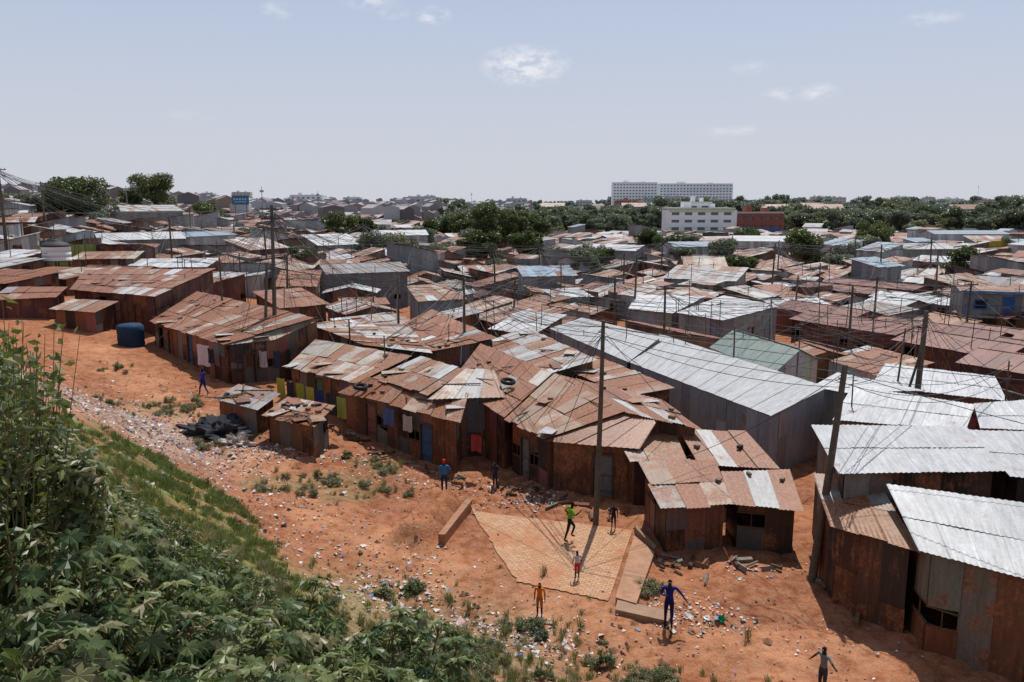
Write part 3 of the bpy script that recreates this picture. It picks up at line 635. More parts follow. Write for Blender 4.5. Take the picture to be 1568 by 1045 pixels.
def wire(a,b,sag=.03,off=0):
    a=Vector(a);b=Vector(b);L=(b-a).length; sp=Wc.splines.new('POLY'); n=14; sp.points.add(n)
    for i in range(n+1):
        t=i/n; p=a.lerp(b,t); p.z-=sag*L*4*t*(1-t)+off; sp.points[i].co=(p.x,p.y,p.z,1); sp.points[i].radius=1+max(0,(p.y-50)/60)
for a,b in(('P1','P2'),('P2','P3'),('P3','P4'),('P2','P6'),('P1','Q5'),('Q5','P7'),('P7','P8'),('P1','P10'),('P4','P5'),('P5','P9'),('P6','Q6'),('P1','P6'),('Q7','Q8'),('Q7','Q5'),('P9','Q9'),('Q9','Q10'),('P3','P2'),('P5','Q3'),('P2','Q3'),('P1b','P2'),('P4','Q2'),('P8','Q8'),('Q4','P2'),('P2','Q4'),('Q1','S2'),('P7','Q7'),('S4','P9'),('S4','Q3'),('S4','P5'),('S5','P9'),('S6','P1'),('S6','P6'),('S7','P1'),('S7','P7'),('S6','S7'),('S4','P6'),('S5','Q9'),('P2','S4')):
    wire(POLES[a],POLES[b],U(.02,.045)); wire(POLES[a]-Vector((.3,0,.25)),POLES[b]-Vector((.3,0,.25)),U(.02,.05)); wire(POLES[a]-Vector((-.2,0,.4)),POLES[b]-Vector((-.2,0,.5)),U(.03,.06))
for k,(x,y) in enumerate(((8,62),(12,78),(-20,70),(24,56),(-2,95),(14,100),(-30,98),(33,72),(46,86),(38,66),(-14,112),(22,118),(50,108),(-40,94),(4,120),(-24,130),(34,104),(62,118),(11,57),(-9,62))):
    pole('N%d'%k,x,y,gz(x,y)+U(6,7.6),.09+y*.0005,(U(-.3,.3),0),1 if R()<.4 else 0)
for k in range(20):
    a=POLES['N%d'%k]; o_=sorted([q for q in POLES.values() if (q-a).length>3],key=lambda q:(q-a).length)[:4]
    for b in o_:
        for m in range(2): wire(a-Vector((U(-.3,.3),0,U(0,.6))),b-Vector((U(-.3,.3),0,U(0,.6))),U(.015,.05))
    for m in range(5): wire(a-Vector((0,0,U(0,.5))),(a.x+U(-9,9),a.y+U(-9,9),gz(a.x,a.y)+U(2.6,3.2)),U(.01,.03))
P1t=POLES['P1'];P2t=POLES['P2']
for k in range(16):
    wire(P1t-Vector((0,0,U(0,.8))),(U(-22,-6),U(44,60),U(4.2,4.9)),U(.01,.03))
for k in range(16): wire(P2t-Vector((0,0,U(0,.8))),(U(-8,6),U(38,62),U(3.4,4)),U(.01,.03))
for k in range(7): wire(POLES['P3']-Vector((0,0,U(0,.4))),(U(-1,10),U(30,38),U(2.4,3.2)),U(.01,.03)); wire(POLES['P5'],(U(14,28),U(34,46),3.2),.02); wire(POLES['P6'],(U(-10,12),U(60,90),3),.02); wire(POLES['P9'],(U(20,40),U(70,95),3),.02); wire(POLES['S4'],(U(12,26),U(50,70),3),.02)
wire(POLES['P3'],(40,12,9),.03); wire(POLES['P4'],(22,10,7),.03); wire(POLES['P4'],(7,31,2.4),.03); wire(POLES['P1'],(-40,20,14),.02)
wire(POLES['P1'],POLES['P3'],.03); wire(POLES['P3'],POLES['P5'],.04); wire(POLES['P2'],POLES['P5'],.03)
Wc.materials.append(Mwire)
link(bpy.data.objects.new('overhead_wires',Wc))
mb=MB()
for _ in range(430):
    y=50*math.exp(R()*1.6); x=U(-.7,.72)*y
    if y<interp(FRONT,x)+2: continue
    z=gz(x,y); h=U(2.8,5.4); r=.025+y*.0003; c=(.17,.14,.11)
    mb.tube((x,y,z),(x+U(-.25,.25),y,z+h),r,r*.7,c,5)
    if R()<.35: mb.box((x,y,z+h-.3),(1.1,.05,.05),U(0,3),c)
mb.obj('timber_house_poles',[M_wood])
# ------------------------------------------------------------------ plaza, kerb, mound wall
mb=MB(); q=[(-1.7,31.2),(4.7,29.3),(3.1,23.7),(.2,25)]; rows=[]
for j in range(25):
    r=[]
    for i in range(25):
        u,v=i/24,j/24; x=lerp(lerp(q[0][0],q[1][0],u),lerp(q[3][0],q[2][0],u),v); y=lerp(lerp(q[0][1],q[1][1],u),lerp(q[3][1],q[2][1],u),v)
        ex=U(-.05,.05) if i==0 or j in(0,24) else 0; x+=ex; y+=ex*.6
        r.append((x,y,max([gz(x+dx,y+dy) for dx in(-.35,0,.35) for dy in(-.35,0,.35)])+.035))
    rows.append(r)
mb.grid(rows,(.5,.3,.2)); mb.obj('brick_paved_yard',[M_pave])
def slabpoly(name,pts,z0,z1,col,mat=M_gen):
    mb=MB(); mb.face([(p[0],p[1],z1) for p in pts],col)
    for a,b in zip(pts,pts[1:]+pts[:1]): mb.face([(a[0],a[1],z0),(b[0],b[1],z0),(b[0],b[1],z1),(a[0],a[1],z1)],col)
    return mb.obj(name,[mat])
slabpoly('concrete_edging',[(4.78,29.35),(5.25,27.3),(5.15,27.05),(4.75,28.9)],-.3,.28,(.32,.2,.13))
slabpoly('concrete_drain_wall',[(4.62,28.4),(5.12,26.9),(3.9,23.2),(3.3,23.6)],-.3,.2,(.46,.25,.15))
slabpoly('concrete_edging',[(3.35,23.5),(5.0,22.8),(4.7,22.2),(3.2,22.9)],-.3,.16,(.38,.24,.16))
slabpoly('earth_retaining_wall',[(-2.75,28.0),(-2.5,27.95),(-1.65,31.5),(-1.9,31.6)],-.3,.42,(.42,.21,.12))
# ------------------------------------------------------------------ low scrap shacks in front & clutter
hero('scrap_stall',(-15.3,39.6,2.7),(-12.6,38.2,2.5),(-12.2,40.6,2.7),(-14.8,41.8,2.9),'grey','w_rust',.3,clutter=10,sl=1.3,sw=.6)
hero('scrap_stall',(-12.2,37.6,2.4),(-9.2,35.9,2.3),(-8.8,38.3,2.6),(-11.6,39.8,2.7),'rust','w_rust',.3,clutter=24,sl=1.1,sw=.5)
mb=MB()
for k,c in enumerate([(.45,.42,.06),(.05,.05,.06),(.35,.36,.05),(.5,.45,.08),(.04,.06,.2),(.06,.06,.06),(.38,.4,.1)]):
    x=-12.6+k*.62; y=41.6-k*.4; z=gz(x,y); rows=[]
    for j in range(5):
        rows.append([(x+i*.13,y-i*.09+.06*math.sin(i*2+k)+.02*j,z+2.3-j*.28+U(-.02,.02)) for i in range(5)])
    mb.grid(rows,c)
mb.obj('hanging_laundry',[M_cloth])
mb=MB()
for k,(x,y,w,h,c) in enumerate([(-19.4,48.2,.95,1.3,(.62,.6,.66)),(-18.4,47.3,.5,.9,(.04,.04,.06)),(-15.6,48.2,.6,1.0,(.5,.5,.52)),(-14.9,48.8,.5,1.1,(.05,.06,.1)),(-16.2,47.6,.5,.9,(.1,.05,.04)),(-1.9,35.6,.5,.8,(.3,.05,.05)),(-6.5,38.9,.6,.9,(.1,.15,.3)),(-5.4,38.1,.5,.8,(.5,.45,.4))]):
    z=gz(x,y)+2.1; rows=[[(x+w*i/6,y-.5*w*i/6+.07*math.sin(i*1.7+j*.5),z-h*j/6+.03*math.sin(i+k)) for i in range(7)] for j in range(7)]
    mb.grid(rows,c)
mb.obj('hanging_laundry',[M_cloth])
def blob(name,x,y,rx,ry,h,col,mat,amp=.35,z=None):
    mb=MB(); rows=[]; s=U(0,50)
    for j in range(15):
        r=[]
        for i in range(37):
            a=6.28318*i/36; t=j/14; rr=math.cos(t*math.pi/2); zz=math.sin(t*math.pi/2); n=1+amp*noise.noise((math.cos(a)*2*rr+s,math.sin(a)*2*rr,zz*2))*1.3
            n2=1+amp*.9*noise.noise((math.cos(a)*6*rr+s,math.sin(a)*6*rr,zz*6))
            r.append((rx*rr*math.cos(a)*n*n2,ry*rr*math.sin(a)*n*n2,h*zz*n*n2-.1))
        r[-1]=r[0]; rows.append(r)
    mb.grid(rows,col,0,0,None,False); o=mb.obj(name,[mat]); o.location=(x,y,gz(x,y) if z is None else z); return o
blob('black_tarpaulin_heap',-14.6,37.9,1.6,1.1,.7,(.05,.052,.06),M_cloth,.6); blob('rag_heap',-13.2,36.9,.7,.5,.45,(.5,.43,.38),M_cloth,.6)
blob('rag_heap',1.8,32.3,.8,.35,.18,(.12,.12,.13),M_cloth,.6)
for nm,x,y,z in(('rubber_tyre',-8.0,41.0,2.95),('rubber_tyre',-.2,39.6,3.55)):
    mb=MB(); rows=[[((.3+.1*math.cos(b))*math.cos(a),(.3+.1*math.cos(b))*math.sin(a),.1*math.sin(b)) for b in [6.28318*j/8 for j in range(9)]] for a in [6.28318*i/20 for i in range(21)]]
    mb.grid(rows,(.025,.025,.027)); o=mb.obj(nm,[M_gen]); o.location=(x,y,z+.06); o.rotation_euler=(.15,.1,0)
mb=MB()
LC=[(.7,.7,.7),(.72,.7,.68),(.6,.58,.56),(.65,.58,.5),(.6,.56,.52),(.2,.3,.5),(.5,.14,.12),(.04,.04,.05),(.6,.42,.4),(.34,.24,.17),(.22,.12,.08),(.6,.56,.5),(.08,.07,.07),(.3,.45,.35)]
def scrap(x,y,s):
    z=gz(x,y)+.03; a=U(0,6.28); c=random.choice(LC); e=Vector((math.cos(a),math.sin(a),U(-.3,.4)))*s; f=Vector((-math.sin(a),math.cos(a),U(-.3,.4)))*s*U(.3,1); p=Vector((x,y,z))
    mb.face([p-e,p-f+Vector((0,0,U(0,s*.6))),p+e*U(.6,1),p+f+Vector((0,0,U(0,s*.6)))],c)
for cx,cy,sx,sy,n in((-3.8,24.0,1.1,.9,520),(-1.2,21.8,1.4,.9,520),(-16.8,32.0,2.2,2.2,1000),(-14.0,35,1.8,2.3,900),(-17.5,37,2,2,600),(-12.3,36.0,1.2,.6,300),(.6,32.2,1.1,.5,260),(5.8,22.6,.9,.6,240),(4.5,24.4,.3,.8,90),(1.2,20.8,1.4,.8,260),(-4,34.5,2.5,.8,240),(1,34.0,3.5,.5,220),(-8,36.6,2,.6,200),(-20,43,3,2,300),(8.6,25.9,1,.4,90),(-9.5,30.6,1.5,1.2,220),(-6,26.5,2,1.2,220),(-11,28,2,2,150)):
    for _ in range(n): scrap(random.gauss(cx,sx),random.gauss(cy,sy),U(.025,.085) if R()<.93 else U(.08,.17))
for _ in range(700):
    x=U(-14,12); scrap(x,interp([(-14,33),(-4,27),(4,24),(12,21)],x)+random.gauss(0,2.5),U(.015,.06))
mb.obj('litter',[M_cloth])
mb=MB()
for _ in range(3600):
    x=U(-22,12);y=U(17,48); 
    if y>interp([(-25,52),(-10,38),(0,35),(5,33),(6,26),(12,22)],x): continue
    s=U(.02,.06) if R()<.93 else U(.07,.2); z=gz(x,y); k=U(.5,1.1); c=(.42*k,.21*k,.12*k)
    V=[Vector((x,y,z-.01))+Vector((math.cos(a)*s*U(.7,1.2),math.sin(a)*s*U(.7,1.2),0)) for a in(0,1.2,2.5,3.8,5)]; t=Vector((x,y,z+s*U(.5,.9)))
    for i in range(5): mb.face([V[i],V[(i+1)%5],t],c)
mb.obj('stones',[M_gen])
mb=MB()
for _ in range(110):
    t=R(); x=lerp(-11,11,t); y=interp([(-11,41.6),(-9.2,41),(-2.4,35.6),(1.5,33.0),(4.9,31.2),(5.2,27),(10,26.4),(11,22)],x)-abs(random.gauss(.1,.7)); z=gz(x,y)
    mb.box((x,y,z+U(.02,.12)),(U(.15,.9),U(.03,.16),U(.03,.2)),U(0,3),random.choice([(.18,.11,.07),(.26,.14,.08),(.1,.06,.04),(.3,.27,.23),(.3,.11,.07)]),0,0,U(-.5,.5))
mb.obj('scrap_timber',[M_wood])
# ------------------------------------------------------------------ vegetation
def castor(h):
    mb=MB(); st=(.18,.15,.055)
    for s in range(random.randint(3,5)):
        a=U(0,6.28); top=Vector((math.cos(a)*h*.3,math.sin(a)*h*.3,h*U(.7,1))); mb.tube((0,0,-.2),top,.025,.012,st,5)
        for k in range(15):
            t=U(.35,1.02); p=top*t; b=U(0,6.28); el=U(.1,.9); pl=U(.15,.4); q=p+Vector((math.cos(b)*math.cos(el),math.sin(b)*math.cos(el),math.sin(el)))*pl
            mb.tube(p,q,.007,.005,(.18,.13,.05),3,cap=False)
            r=U(.14,.30); n=Vector((math.cos(b)*U(.2,.7),math.sin(b)*U(.2,.7),1)).normalized(); e=Vector((math.cos(b),math.sin(b),-.2)); e=(e-n*e.dot(n)).normalized(); f=n.cross(e)
            col=random.choice([(.09,.145,.045),(.12,.18,.055),(.07,.115,.037),(.17,.225,.075),(.22,.22,.09)]); L=8
            for i in range(L):
                an=-2.6+5.2*i/(L-1); rr=r*(1-.35*abs(an)/2.6); da=.33
                tip=q+(e*math.cos(an)+f*math.sin(an))*rr-n*rr*.3
                s1=q+(e*math.cos(an-da)+f*math.sin(an-da))*rr*.5-n*.02; s2=q+(e*math.cos(an+da)+f*math.sin(an+da))*rr*.5-n*.02
                mid=q+(e*math.cos(an)+f*math.sin(an))*rr*.55+n*.012
                mb.face([q,s1,tip,mid],col,0,1); mb.face([q,mid,tip,s2],col,0,1)
    return mb.obj('castor_mesh',[M_wood,M_leaf],None,False).data
def shrub(h,w,n,ls,cols,flowers=None,wisps=10):
    mb=MB(); lob=[(Vector((U(-w,w)*.5,U(-w,w)*.5,h*U(.25,.8))),U(.2,.36)*w) for _ in range(9)]
    for c,r in lob: mb.tube((0,0,-.2),c,.02,.008,(.14,.11,.06),4)
    for _ in range(n):
        c,r=random.choice(lob); v=Vector((random.gauss(0,1),random.gauss(0,1),random.gauss(0,1))).normalized()*r*U(.3,1.15); p=c+v
        if p.z<.02: p.z=U(.02,.3)
        nn=(v.normalized()+Vector((U(-.8,.8),U(-.8,.8),U(0,1.2)))).normalized(); leafq(mb,p,ls*U(.6,1.5),random.choice(cols),nn)
        if flowers and R()<.03: leafq(mb,p+v*.15,.035,flowers,Vector((0,0,1)))
    for _ in range(wisps):
        a=U(0,6.28); b=Vector((math.cos(a)*w*.3,math.sin(a)*w*.3,h*.5)); t=b+Vector((U(-.3,.3),U(-.3,.3),h*U(.4,.75))); mb.tube(b,t,.012,.004,(.24,.2,.08),4,cap=False)
        for k in range(14):
            f=U(.25,1); leafq(mb,b.lerp(t,f)+Vector((U(-.09,.09),U(-.09,.09),0)),ls*U(.8,1.5),random.choice(cols))
    return mb.obj('shrub_mesh',[M_wood,M_leaf],None,False).data
def tuft(h,n,col):
    mb=MB()
    for _ in range(n):
        a=U(0,6.28); r=U(0,.22); b=Vector((math.cos(a)*r,math.sin(a)*r,0)); w=U(.006,.014); hh=h*U(.5,1.1); d=Vector((math.cos(a)*U(.1,.5),math.sin(a)*U(.1,.5),0))*hh; s=Vector((-math.sin(a),math.cos(a),0))*w
        m=b+d*.35+Vector((0,0,hh*.6)); t=b+d+Vector((0,0,hh*.85)); c=random.choice(col)
        mb.face([b-s,b+s,m+s*.8,m-s*.8],c,0,1); mb.face([m-s*.8,m+s*.8,t],c,0,1)
    return mb.obj('tuft_mesh',[M_wood,M_leaf],None,False).data
G1=[(.09,.14,.04),(.12,.175,.05),(.07,.105,.03),(.17,.21,.065),(.05,.075,.022)]; G2=[(.16,.175,.05),(.21,.205,.07),(.12,.135,.045),(.27,.22,.10),(.08,.095,.035)]
CM=[castor(h) for h in(1.6,2.0,2.4,2.0)]
SM=[shrub(1.1,1.3,1500,.07,G1),shrub(.95,1.5,1700,.06,G2,(.5,.4,.03)),shrub(1.3,1.3,1300,.085,G1),shrub(.9,1.2,1500,.055,G2)]
BIG=[shrub(3.4,2.0,4200,.08,G1,wisps=26),shrub(3.0,2.0,3800,.09,G1,wisps=26),shrub(3.6,1.8,4200,.07,G1+G2,wisps=30)]
TF=[tuft(.35,60,[(.17,.23,.06),(.2,.25,.08),(.14,.19,.05)]),tuft(.7,70,[(.30,.26,.13),(.17,.19,.065),(.38,.32,.18),(.24,.24,.10)]),tuft(.16,60,[(.14,.21,.05),(.17,.235,.065),(.22,.24,.085)])]
bank=empty('bank_vegetation')
def inst(me,x,y,s,nm,par=bank,dz=0,sz=1):
    o=bpy.data.objects.new(nm,me); o.location=(x,y,gz(x,y)+dz); o.scale=(s,s,s*sz); o.rotation_euler=(U(-.1,.1),U(-.1,.1),U(0,6.28)); link(o,par)
random.seed(11)
n=0
while n<400:
    y=U(5.0,27); x=U(-.75*y-3,7)
    vb=interp(VEGB,x)+1.2*noise.noise((x*.5,y*.5,2))
    if y>vb-.2: continue
    if x>-1.2:
        if R()<.5 or y<12: continue
        inst(random.choice(SM),x,y,U(.4,.7),'shrub'); n+=1; continue
    edge=ss(.5,5,vb-y); inst(random.choice(SM),x,y,U(.38,.6)+.55*edge,'shrub'); n+=1
for _ in range(190):
    y=U(6.0,14) if R()<.8 else U(13,17.5); x=U(-.70*y,-1.2); 
    if y>interp(VEGB,x)-1.6: continue
    inst(random.choice(CM),x,y,U(.75,1.1) if y<12 else U(.5,.75),'castor_plant')
for x,y,s in((-5.9,8.4,.95),(-7.0,10.2,1.05),(-8.4,11.6,1.1),(-6.6,9.3,.95),(-8.9,12.8,1.15),(-11.0,15.4,1.0),(-10.6,14.4,.95),(-13.5,19,.9)): inst(random.choice(BIG),x,y,s,'tall_shrub')
for _ in range(620):
    y=U(6,26);x=U(-.75*y-2,5); vb=interp(VEGB,x)
    if abs(y-vb)>3.2: continue
    inst(TF[1],x,y,U(.4,.9),'grass_tuft')
for _ in range(420):
    x=random.gauss(-2.6,2.6); y=random.gauss(19.2,2.2)
    if y<11: continue
    inst(random.choice([TF[1],TF[0],TF[0],TF[2]]),x,y,U(.3,.75),'grass_tuft')
for _ in range(60):
    x=random.gauss(-2.8,2.4); y=random.gauss(18.6,1.8); inst(random.choice(SM),x,y,U(.18,.36),'weed')
lawn=empty('grass_patch')
k=0
while k<1900:
    x=U(-16,-3.5);y=U(15,31)
    if not inpoly(x+1.2*noise.noise((x*.8,y*.8,1)),y,GRASS) or (noise.noise((x*.9,y*.9,4))+.4*noise.noise((x*2.5,y*2.5,4))<-.08): continue
    inst(TF[2] if R()<.9 else TF[0],x,y,U(.5,1.2),'grass_tuft',lawn); k+=1
for (bx,by,r,m) in ((-7.4,33,1.7,12),(-6.3,35.7,1.1,6),(-18.3,39.8,1.5,7),(-17.8,41.6,1.4,6),(.5,22.0,.6,6),(4.5,24.4,.35,4),(-3.9,24.6,.8,3),(-14.6,36.0,1,4),(3.5,18.9,1.6,12),(-24,47,1.4,4),(-1,18.5,2,8),(7,18.0,1.2,6),(-10,31.8,1,3),(-4.8,33.2,.8,2),(-19.5,36,1.5,5)):
    for _ in range(m): inst(random.choice(SM+[SM[3],SM[1]]),bx+random.gauss(0,r*.6),by+random.gauss(0,r*.45),U(.22,.42),'roadside_shrub',bank,0,.8)
    for _ in range(int(m*2.2)): inst(random.choice([TF[1],TF[0]]),bx+random.gauss(0,r),by+random.gauss(0,r*.7),U(.3,.65),'grass_tuft',bank)
# ------------------------------------------------------------------ people
def person(name,x,y,h,head,J,top,bottom,skin=(.055,.03,.02),hair=(.01,.01,.01),cap=None,sleeve=.5,leg=1.0,shoe=(.03,.03,.03)):
    D=dict(pelvis=(0,0,.53),spine=(0,0,.63),chest=(0,0,.74),neck=(0,.005,.835),skull=(0,.015,.885),crown=(0,.01,.94))
    for s,n in((-1,'L'),(1,'R')):
        D['sh'+n]=(s*.10,0,.79);D['el'+n]=(s*.135,-.01,.64);D['wr'+n]=(s*.145,.03,.505);D['ha'+n]=(s*.147,.04,.455)
        D['hip'+n]=(s*.048,0,.5);D['kn'+n]=(s*.055,.01,.28);D['an'+n]=(s*.058,-.01,.05);D['to'+n]=(s*.065,.085,.02)
    D.update(J)
    rad=dict(pelvis=(.07,.052),spine=(.062,.048),chest=(.078,.054),neck=(.027,.027),skull=(.042,.05),crown=(.036,.042),sh=(.033,.033),el=(.022,.022),wr=(.015,.015),ha=(.019,.011),hip=(.05,.05),kn=(.032,.032),an=(.02,.02),to=(.022,.014))
    names=list(D); E=[('pelvis','spine'),('spine','chest'),('chest','neck'),('neck','skull'),('skull','crown')]
    for n in'LR': E+=[('chest','sh'+n),('sh'+n,'el'+n),('el'+n,'wr'+n),('wr'+n,'ha'+n),('pelvis','hip'+n),('hip'+n,'kn'+n),('kn'+n,'an'+n),('an'+n,'to'+n)]
    me=bpy.data.meshes.new('sk'); me.from_pydata([D[n] for n in names],[(names.index(a),names.index(b)) for a,b in E],[])
    o=bpy.data.objects.new('sk',me); sc.collection.objects.link(o); md=o.modifiers.new('s','SKIN')
    for i,n in enumerate(names):
        k=n if n in rad else n[:-1]; me.skin_vertices[0].data[i].radius=rad[k]; me.skin_vertices[0].data[i].use_root=(n=='pelvis')
    md.use_smooth_shade=True; sb=o.modifiers.new('b','SUBSURF'); sb.levels=2; sb.render_levels=2
    dg=bpy.context.evaluated_depsgraph_get(); ev=o.evaluated_get(dg); m2=bpy.data.meshes.new_from_object(ev)
    bpy.data.objects.remove(o)
    Dv={k:Vector(v) for k,v in D.items()}
    mb=MB()
    for pl in m2.polygons:
        c=pl.center; best=9
        for a,b in E:
            A=Dv[a];B=Dv[b]; t=max(0,min(1,(c-A).dot(B-A)/(B-A).length_squared)); d=(c-A.lerp(B,t)).length-.02*(a in('pelvis','spine'))
            if d<best: best=d;bb=(a,b,t)
        a,b,t=bb; col=top
        if a in('neck','skull') or b in('skull','crown'):
            col=skin
            rel=c-Dv['skull']
            if rel.z>.028 or (rel.y<-.005 and rel.z>-.02): col=cap or hair
        elif a=='chest' and b=='neck' and t>.6: col=skin
        elif a[:2]=='sh': col=top if t<sleeve*2 else skin
        elif a[:2]=='el': col=top if sleeve*2-1>t else skin
        elif a[:2]=='wr': col=skin
        elif a=='pelvis' and b[:3]=='hip' or a[:3]=='hip': col=bottom if (leg>=.5 or t<leg*2) else skin
        elif a=='pelvis': col=bottom if t<.3 else top
        elif a[:2]=='kn': col=bottom if leg*2-1>t else skin
        elif a[:2]=='an': col=shoe
        mb.face([m2.vertices[i].co for i in pl.vertices],col,0,0,None,True)
    for n,s in(('L',-1),('R',1)):
        w=Dv['wr'+n];hd=Dv['ha'+n]; d=(hd-w).normalized(); side=d.cross(Vector((0,0,1)));
        if side.length<.3: side=Vector((0,1,0))-d*d.y
        side.normalize(); up=d.cross(side)
        for k,L in enumerate((.036,.041,.038,.030)):
            b=hd+side*(-.013+.0085*k); m=b+d*L*.6; t=m+(d*.8+up*.5*s).normalized()*L*.5; mb.tube(b,m,.0055,.005,skin,6); mb.tube(m,t,.005,.0035,skin,6)
        b=w.lerp(hd,.5); t=b+(d*.6-side*.9).normalized()*.035; mb.tube(b,t,.007,.0045,skin,6)
    sk=Dv['skull']
    def ball(c,r,col,sc_=(1,1,1)):
        rows=[[(c[0]+r*sc_[0]*math.sin(v)*math.cos(u),c[1]+r*sc_[1]*math.sin(v)*math.sin(u),c[2]+r*sc_[2]*math.cos(v)) for u in[6.28318*i/8 for i in range(9)]] for v in[math.pi*j/6 for j in range(7)]]; mb.grid(rows,col)
    for s in(-1,1):
        ball(sk+Vector((s*.017,.043,.012)),.0075,(.6,.6,.58)); ball(sk+Vector((s*.017,.0495,.012)),.0035,(.01,.01,.01)); ball(sk+Vector((s*.043,0,.005)),.011,skin,(.4,.8,1.2))
    ball(sk+Vector((0,.05,-.005)),.008,skin,(.8,1,1.5)); ball(sk+Vector((0,.045,-.026)),.011,(.09,.03,.025),(1.2,.4,.4))
    if cap:
        ball(sk+Vector((0,.005,.045)),.05,cap,(1,1.12,.75)); ball(sk+Vector((0,.06,.04)),.035,cap,(1,1,.15))
    o=mb.obj(name,[M_cloth]); o.scale=(h,h,h); o.location=(x,y,gz(x,y)+.005+(.035 if inpoly(x,y,[(-1.7,31.2),(4.7,29.3),(3.1,23.7),(.2,25)]) else 0)); o.rotation_euler[2]=head
    return o
PI=math.pi
person('walking_man',-17.6,44.3,1.68,1.3,dict(knL=(-.05,.1,.29),anL=(-.055,.13,.05),toL=(-.06,.22,.03),knR=(.055,-.02,.28),anR=(.058,-.14,.08),toR=(.06,-.07,.03),elL=(-.14,-.06,.65),wrL=(-.14,.0,.53),haL=(-.14,.03,.49),elR=(.14,.05,.65),wrR=(.13,.14,.56),haR=(.13,.17,.53)),(.03,.04,.26),(.02,.03,.14),sleeve=1)
person('man_in_red_cap',-2.95,33.1,1.66,.15,dict(elR=(.15,.02,.65),wrR=(.12,.1,.56),haR=(.1,.14,.54)),(.03,.18,.42),(.03,.035,.06),cap=(.65,.03,.02),sleeve=.9)
person('standing_woman',-.75,34.0,1.35,2.6,dict(elL=(-.14,.04,.66),wrL=(-.06,.13,.67),haL=(-.02,.15,.68)),(.03,.03,.06),(.035,.03,.04),sleeve=.6)
person('running_boy',2.15,28.2,1.66,-1.45,dict(spine=(0,.01,.62),chest=(0,.035,.73),neck=(0,.055,.825),skull=(0,.075,.875),crown=(0,.075,.93),shL=(-.1,.03,.78),shR=(.1,.03,.78),knL=(-.05,.13,.34),anL=(-.05,.06,.13),toL=(-.055,.14,.09),knR=(.05,-.05,.28),anR=(.055,-.12,.06),toR=(.06,-.04,.02),elL=(-.16,-.08,.70),wrL=(-.17,.0,.60),haL=(-.17,.03,.57),elR=(.17,.1,.68),wrR=(.15,.19,.74),haR=(.14,.22,.77)),(.14,.42,.03),(.02,.025,.03),sleeve=.5)
person('standing_girl',3.95,29.3,1.12,2.8,{},(.02,.02,.03),(.025,.02,.03),sleeve=.7)
person('toddler',2.2,25.15,1.08,.4,dict(elL=(-.13,.02,.66),wrL=(-.12,.08,.56),haL=(-.11,.1,.53)),(.55,.5,.54),(.6,.03,.04),sleeve=.5,leg=.55)
person('small_child',.85,22.75,1.2,PI-.3,dict(elR=(.13,.0,.65),wrR=(.12,.04,.52)),(.8,.2,.02),(.55,.16,.03),sleeve=.5,leg=.5)
person('girl_in_navy_uniform',4.7,22.1,1.66,2.9,dict(elL=(-.19,-.01,.70),wrL=(-.27,.03,.61),haL=(-.3,.05,.58),elR=(.15,.04,.66),wrR=(.09,.12,.68),haR=(.06,.15,.7),knL=(-.05,.04,.28),anL=(-.055,.0,.05),knR=(.06,-.02,.28),anR=(.065,-.07,.05),toR=(.07,.02,.02)),(.015,.03,.22),(.02,.02,.08),sleeve=.9,leg=.9)
person('boy_at_bottom_edge',8.0,18.7,1.45,2.0,dict(elL=(-.19,.02,.72),wrL=(-.29,.05,.69),haL=(-.33,.06,.68),elR=(.18,0,.70),wrR=(.25,.03,.6),haR=(.28,.04,.57)),(.2,.22,.22),(.06,.06,.07),sleeve=.5)
blob('green_plastic_bag',6.4,22.6,.14,.12,.2,(.02,.35,.15),M_cloth,.5)
# ------------------------------------------------------------------ sun, sky, camera
el=math.radians(62); az=math.radians(16)
sd=Vector((math.sin(az)*math.cos(el),math.cos(az)*math.cos(el),math.sin(el)))
L=bpy.data.lights.new('sun','SUN'); L.energy=4.4; L.angle=math.radians(.5); L.color=(1,.96,.9); o=bpy.data.objects.new('sun',L); o.rotation_euler=(-sd).to_track_quat('-Z','Y').to_euler(); link(o)
w=bpy.data.worlds.new('World'); sc.world=w; w.use_nodes=True; nt=w.node_tree; bg=nt.nodes['Background']; ls=nt.links
sky=N(nt,'ShaderNodeTexSky',sky_type='NISHITA'); sky.sun_disc=False; sky.sun_elevation=el; sky.sun_rotation=az; sky.air_density=1; sky.dust_density=2.5; sky.ozone_density=1; sky.altitude=1700
tc=N(nt,'ShaderNodeTexCoord'); sx=N(nt,'ShaderNodeSeparateXYZ'); ls.new(tc.outputs['Generated'],sx.inputs[0])
def M(op,a,b=None):
    n=N(nt,'ShaderNodeMath',operation=op)
    for i,v in enumerate((a,b)):
        if v is None: continue
        if isinstance(v,(int,float)): n.inputs[i].default_value=v
        else: ls.new(v,n.inputs[i])
    return n.outputs[0]
azn=M('ARCTAN2',sx.outputs[0],sx.outputs[1]); eln=M('ARCSINE',sx.outputs[2])
cv=N(nt,'ShaderNodeCombineXYZ'); ls.new(azn,cv.inputs[0]); ls.new(M('MULTIPLY',eln,1.8),cv.inputs[1])
n1=noi(nt,cv.outputs[0],42,7,.66); 
tot=None
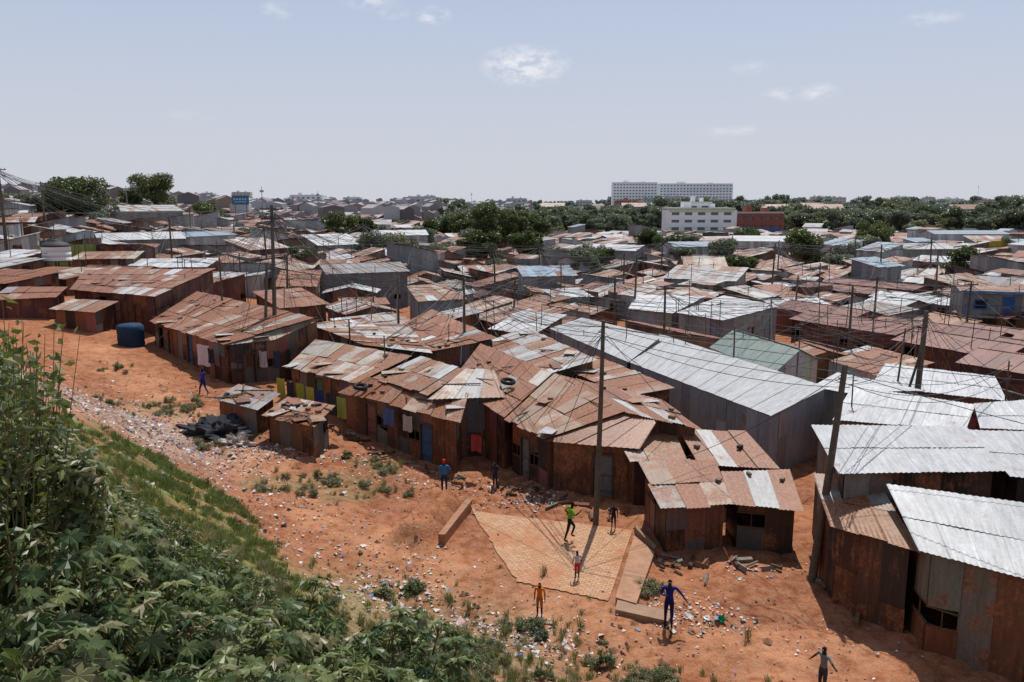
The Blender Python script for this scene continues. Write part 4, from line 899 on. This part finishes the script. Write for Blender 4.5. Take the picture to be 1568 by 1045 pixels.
for a,e,ra,re,st in((.9,9.2,3.4,1.5,1),(-15.6,12.2,1.2,.6,.5),(-9.6,13.0,2.2,.6,.4),(-5.4,12.3,1.4,.7,.75),(-8,12.4,1.4,.5,.5),(18,6.9,1.5,.6,.45),(20.3,7.0,1.6,.7,.45),(26.5,10.9,2,.5,.4),(16,8.7,1.6,.6,.25),(15,4.7,2.4,.5,.3),(-21.5,5.5,2,.4,.15)):
    a=math.radians(a);e=math.radians(e);ra=math.radians(ra);re=math.radians(re)
    dx=M('DIVIDE',M('SUBTRACT',azn,a),ra);dy=M('DIVIDE',M('SUBTRACT',eln,e),re)
    d=M('SQRT',M('ADD',M('MULTIPLY',dx,dx),M('MULTIPLY',dy,dy))); f=M('MULTIPLY',M('MAXIMUM',M('SUBTRACT',1,d),0),st)
    tot=f if tot is None else M('MAXIMUM',tot,f)
cl=M('MULTIPLY',tot,M('MULTIPLY',M('MAXIMUM',M('SUBTRACT',n1,.40),0),6)); cl=M('MINIMUM',cl,.7)
hz=N(nt,'ShaderNodeMapRange'); hz.interpolation_type='SMOOTHSTEP'; ls.new(eln,hz.inputs[0]); hz.inputs[1].default_value=-.05; hz.inputs[2].default_value=.6; hz.inputs[3].default_value=.9; hz.inputs[4].default_value=.4
base=mixc(nt,hz.outputs[0],sky.outputs[0],(5.5,6.1,7.5))
hz2=N(nt,'ShaderNodeMapRange'); hz2.interpolation_type='SMOOTHSTEP'; ls.new(eln,hz2.inputs[0]); hz2.inputs[1].default_value=-.02; hz2.inputs[2].default_value=.26; hz2.inputs[3].default_value=.8; hz2.inputs[4].default_value=0
base=mixc(nt,hz2.outputs[0],base,(6.2,6.3,6.75))
fin=mixc(nt,cl,base,(9,9,9.2))
ls.new(fin,bg.inputs[0]); bg.inputs[1].default_value=.1
cam=bpy.data.cameras.new('camera'); cam.lens=28; cam.sensor_width=36; cam.clip_end=20000; cam.clip_start=.1
co=bpy.data.objects.new('camera',cam); co.location=(0,0,12.6); co.rotation_euler=(math.radians(90-9.89),0,0); link(co); sc.camera=co
print('houses',cnt)
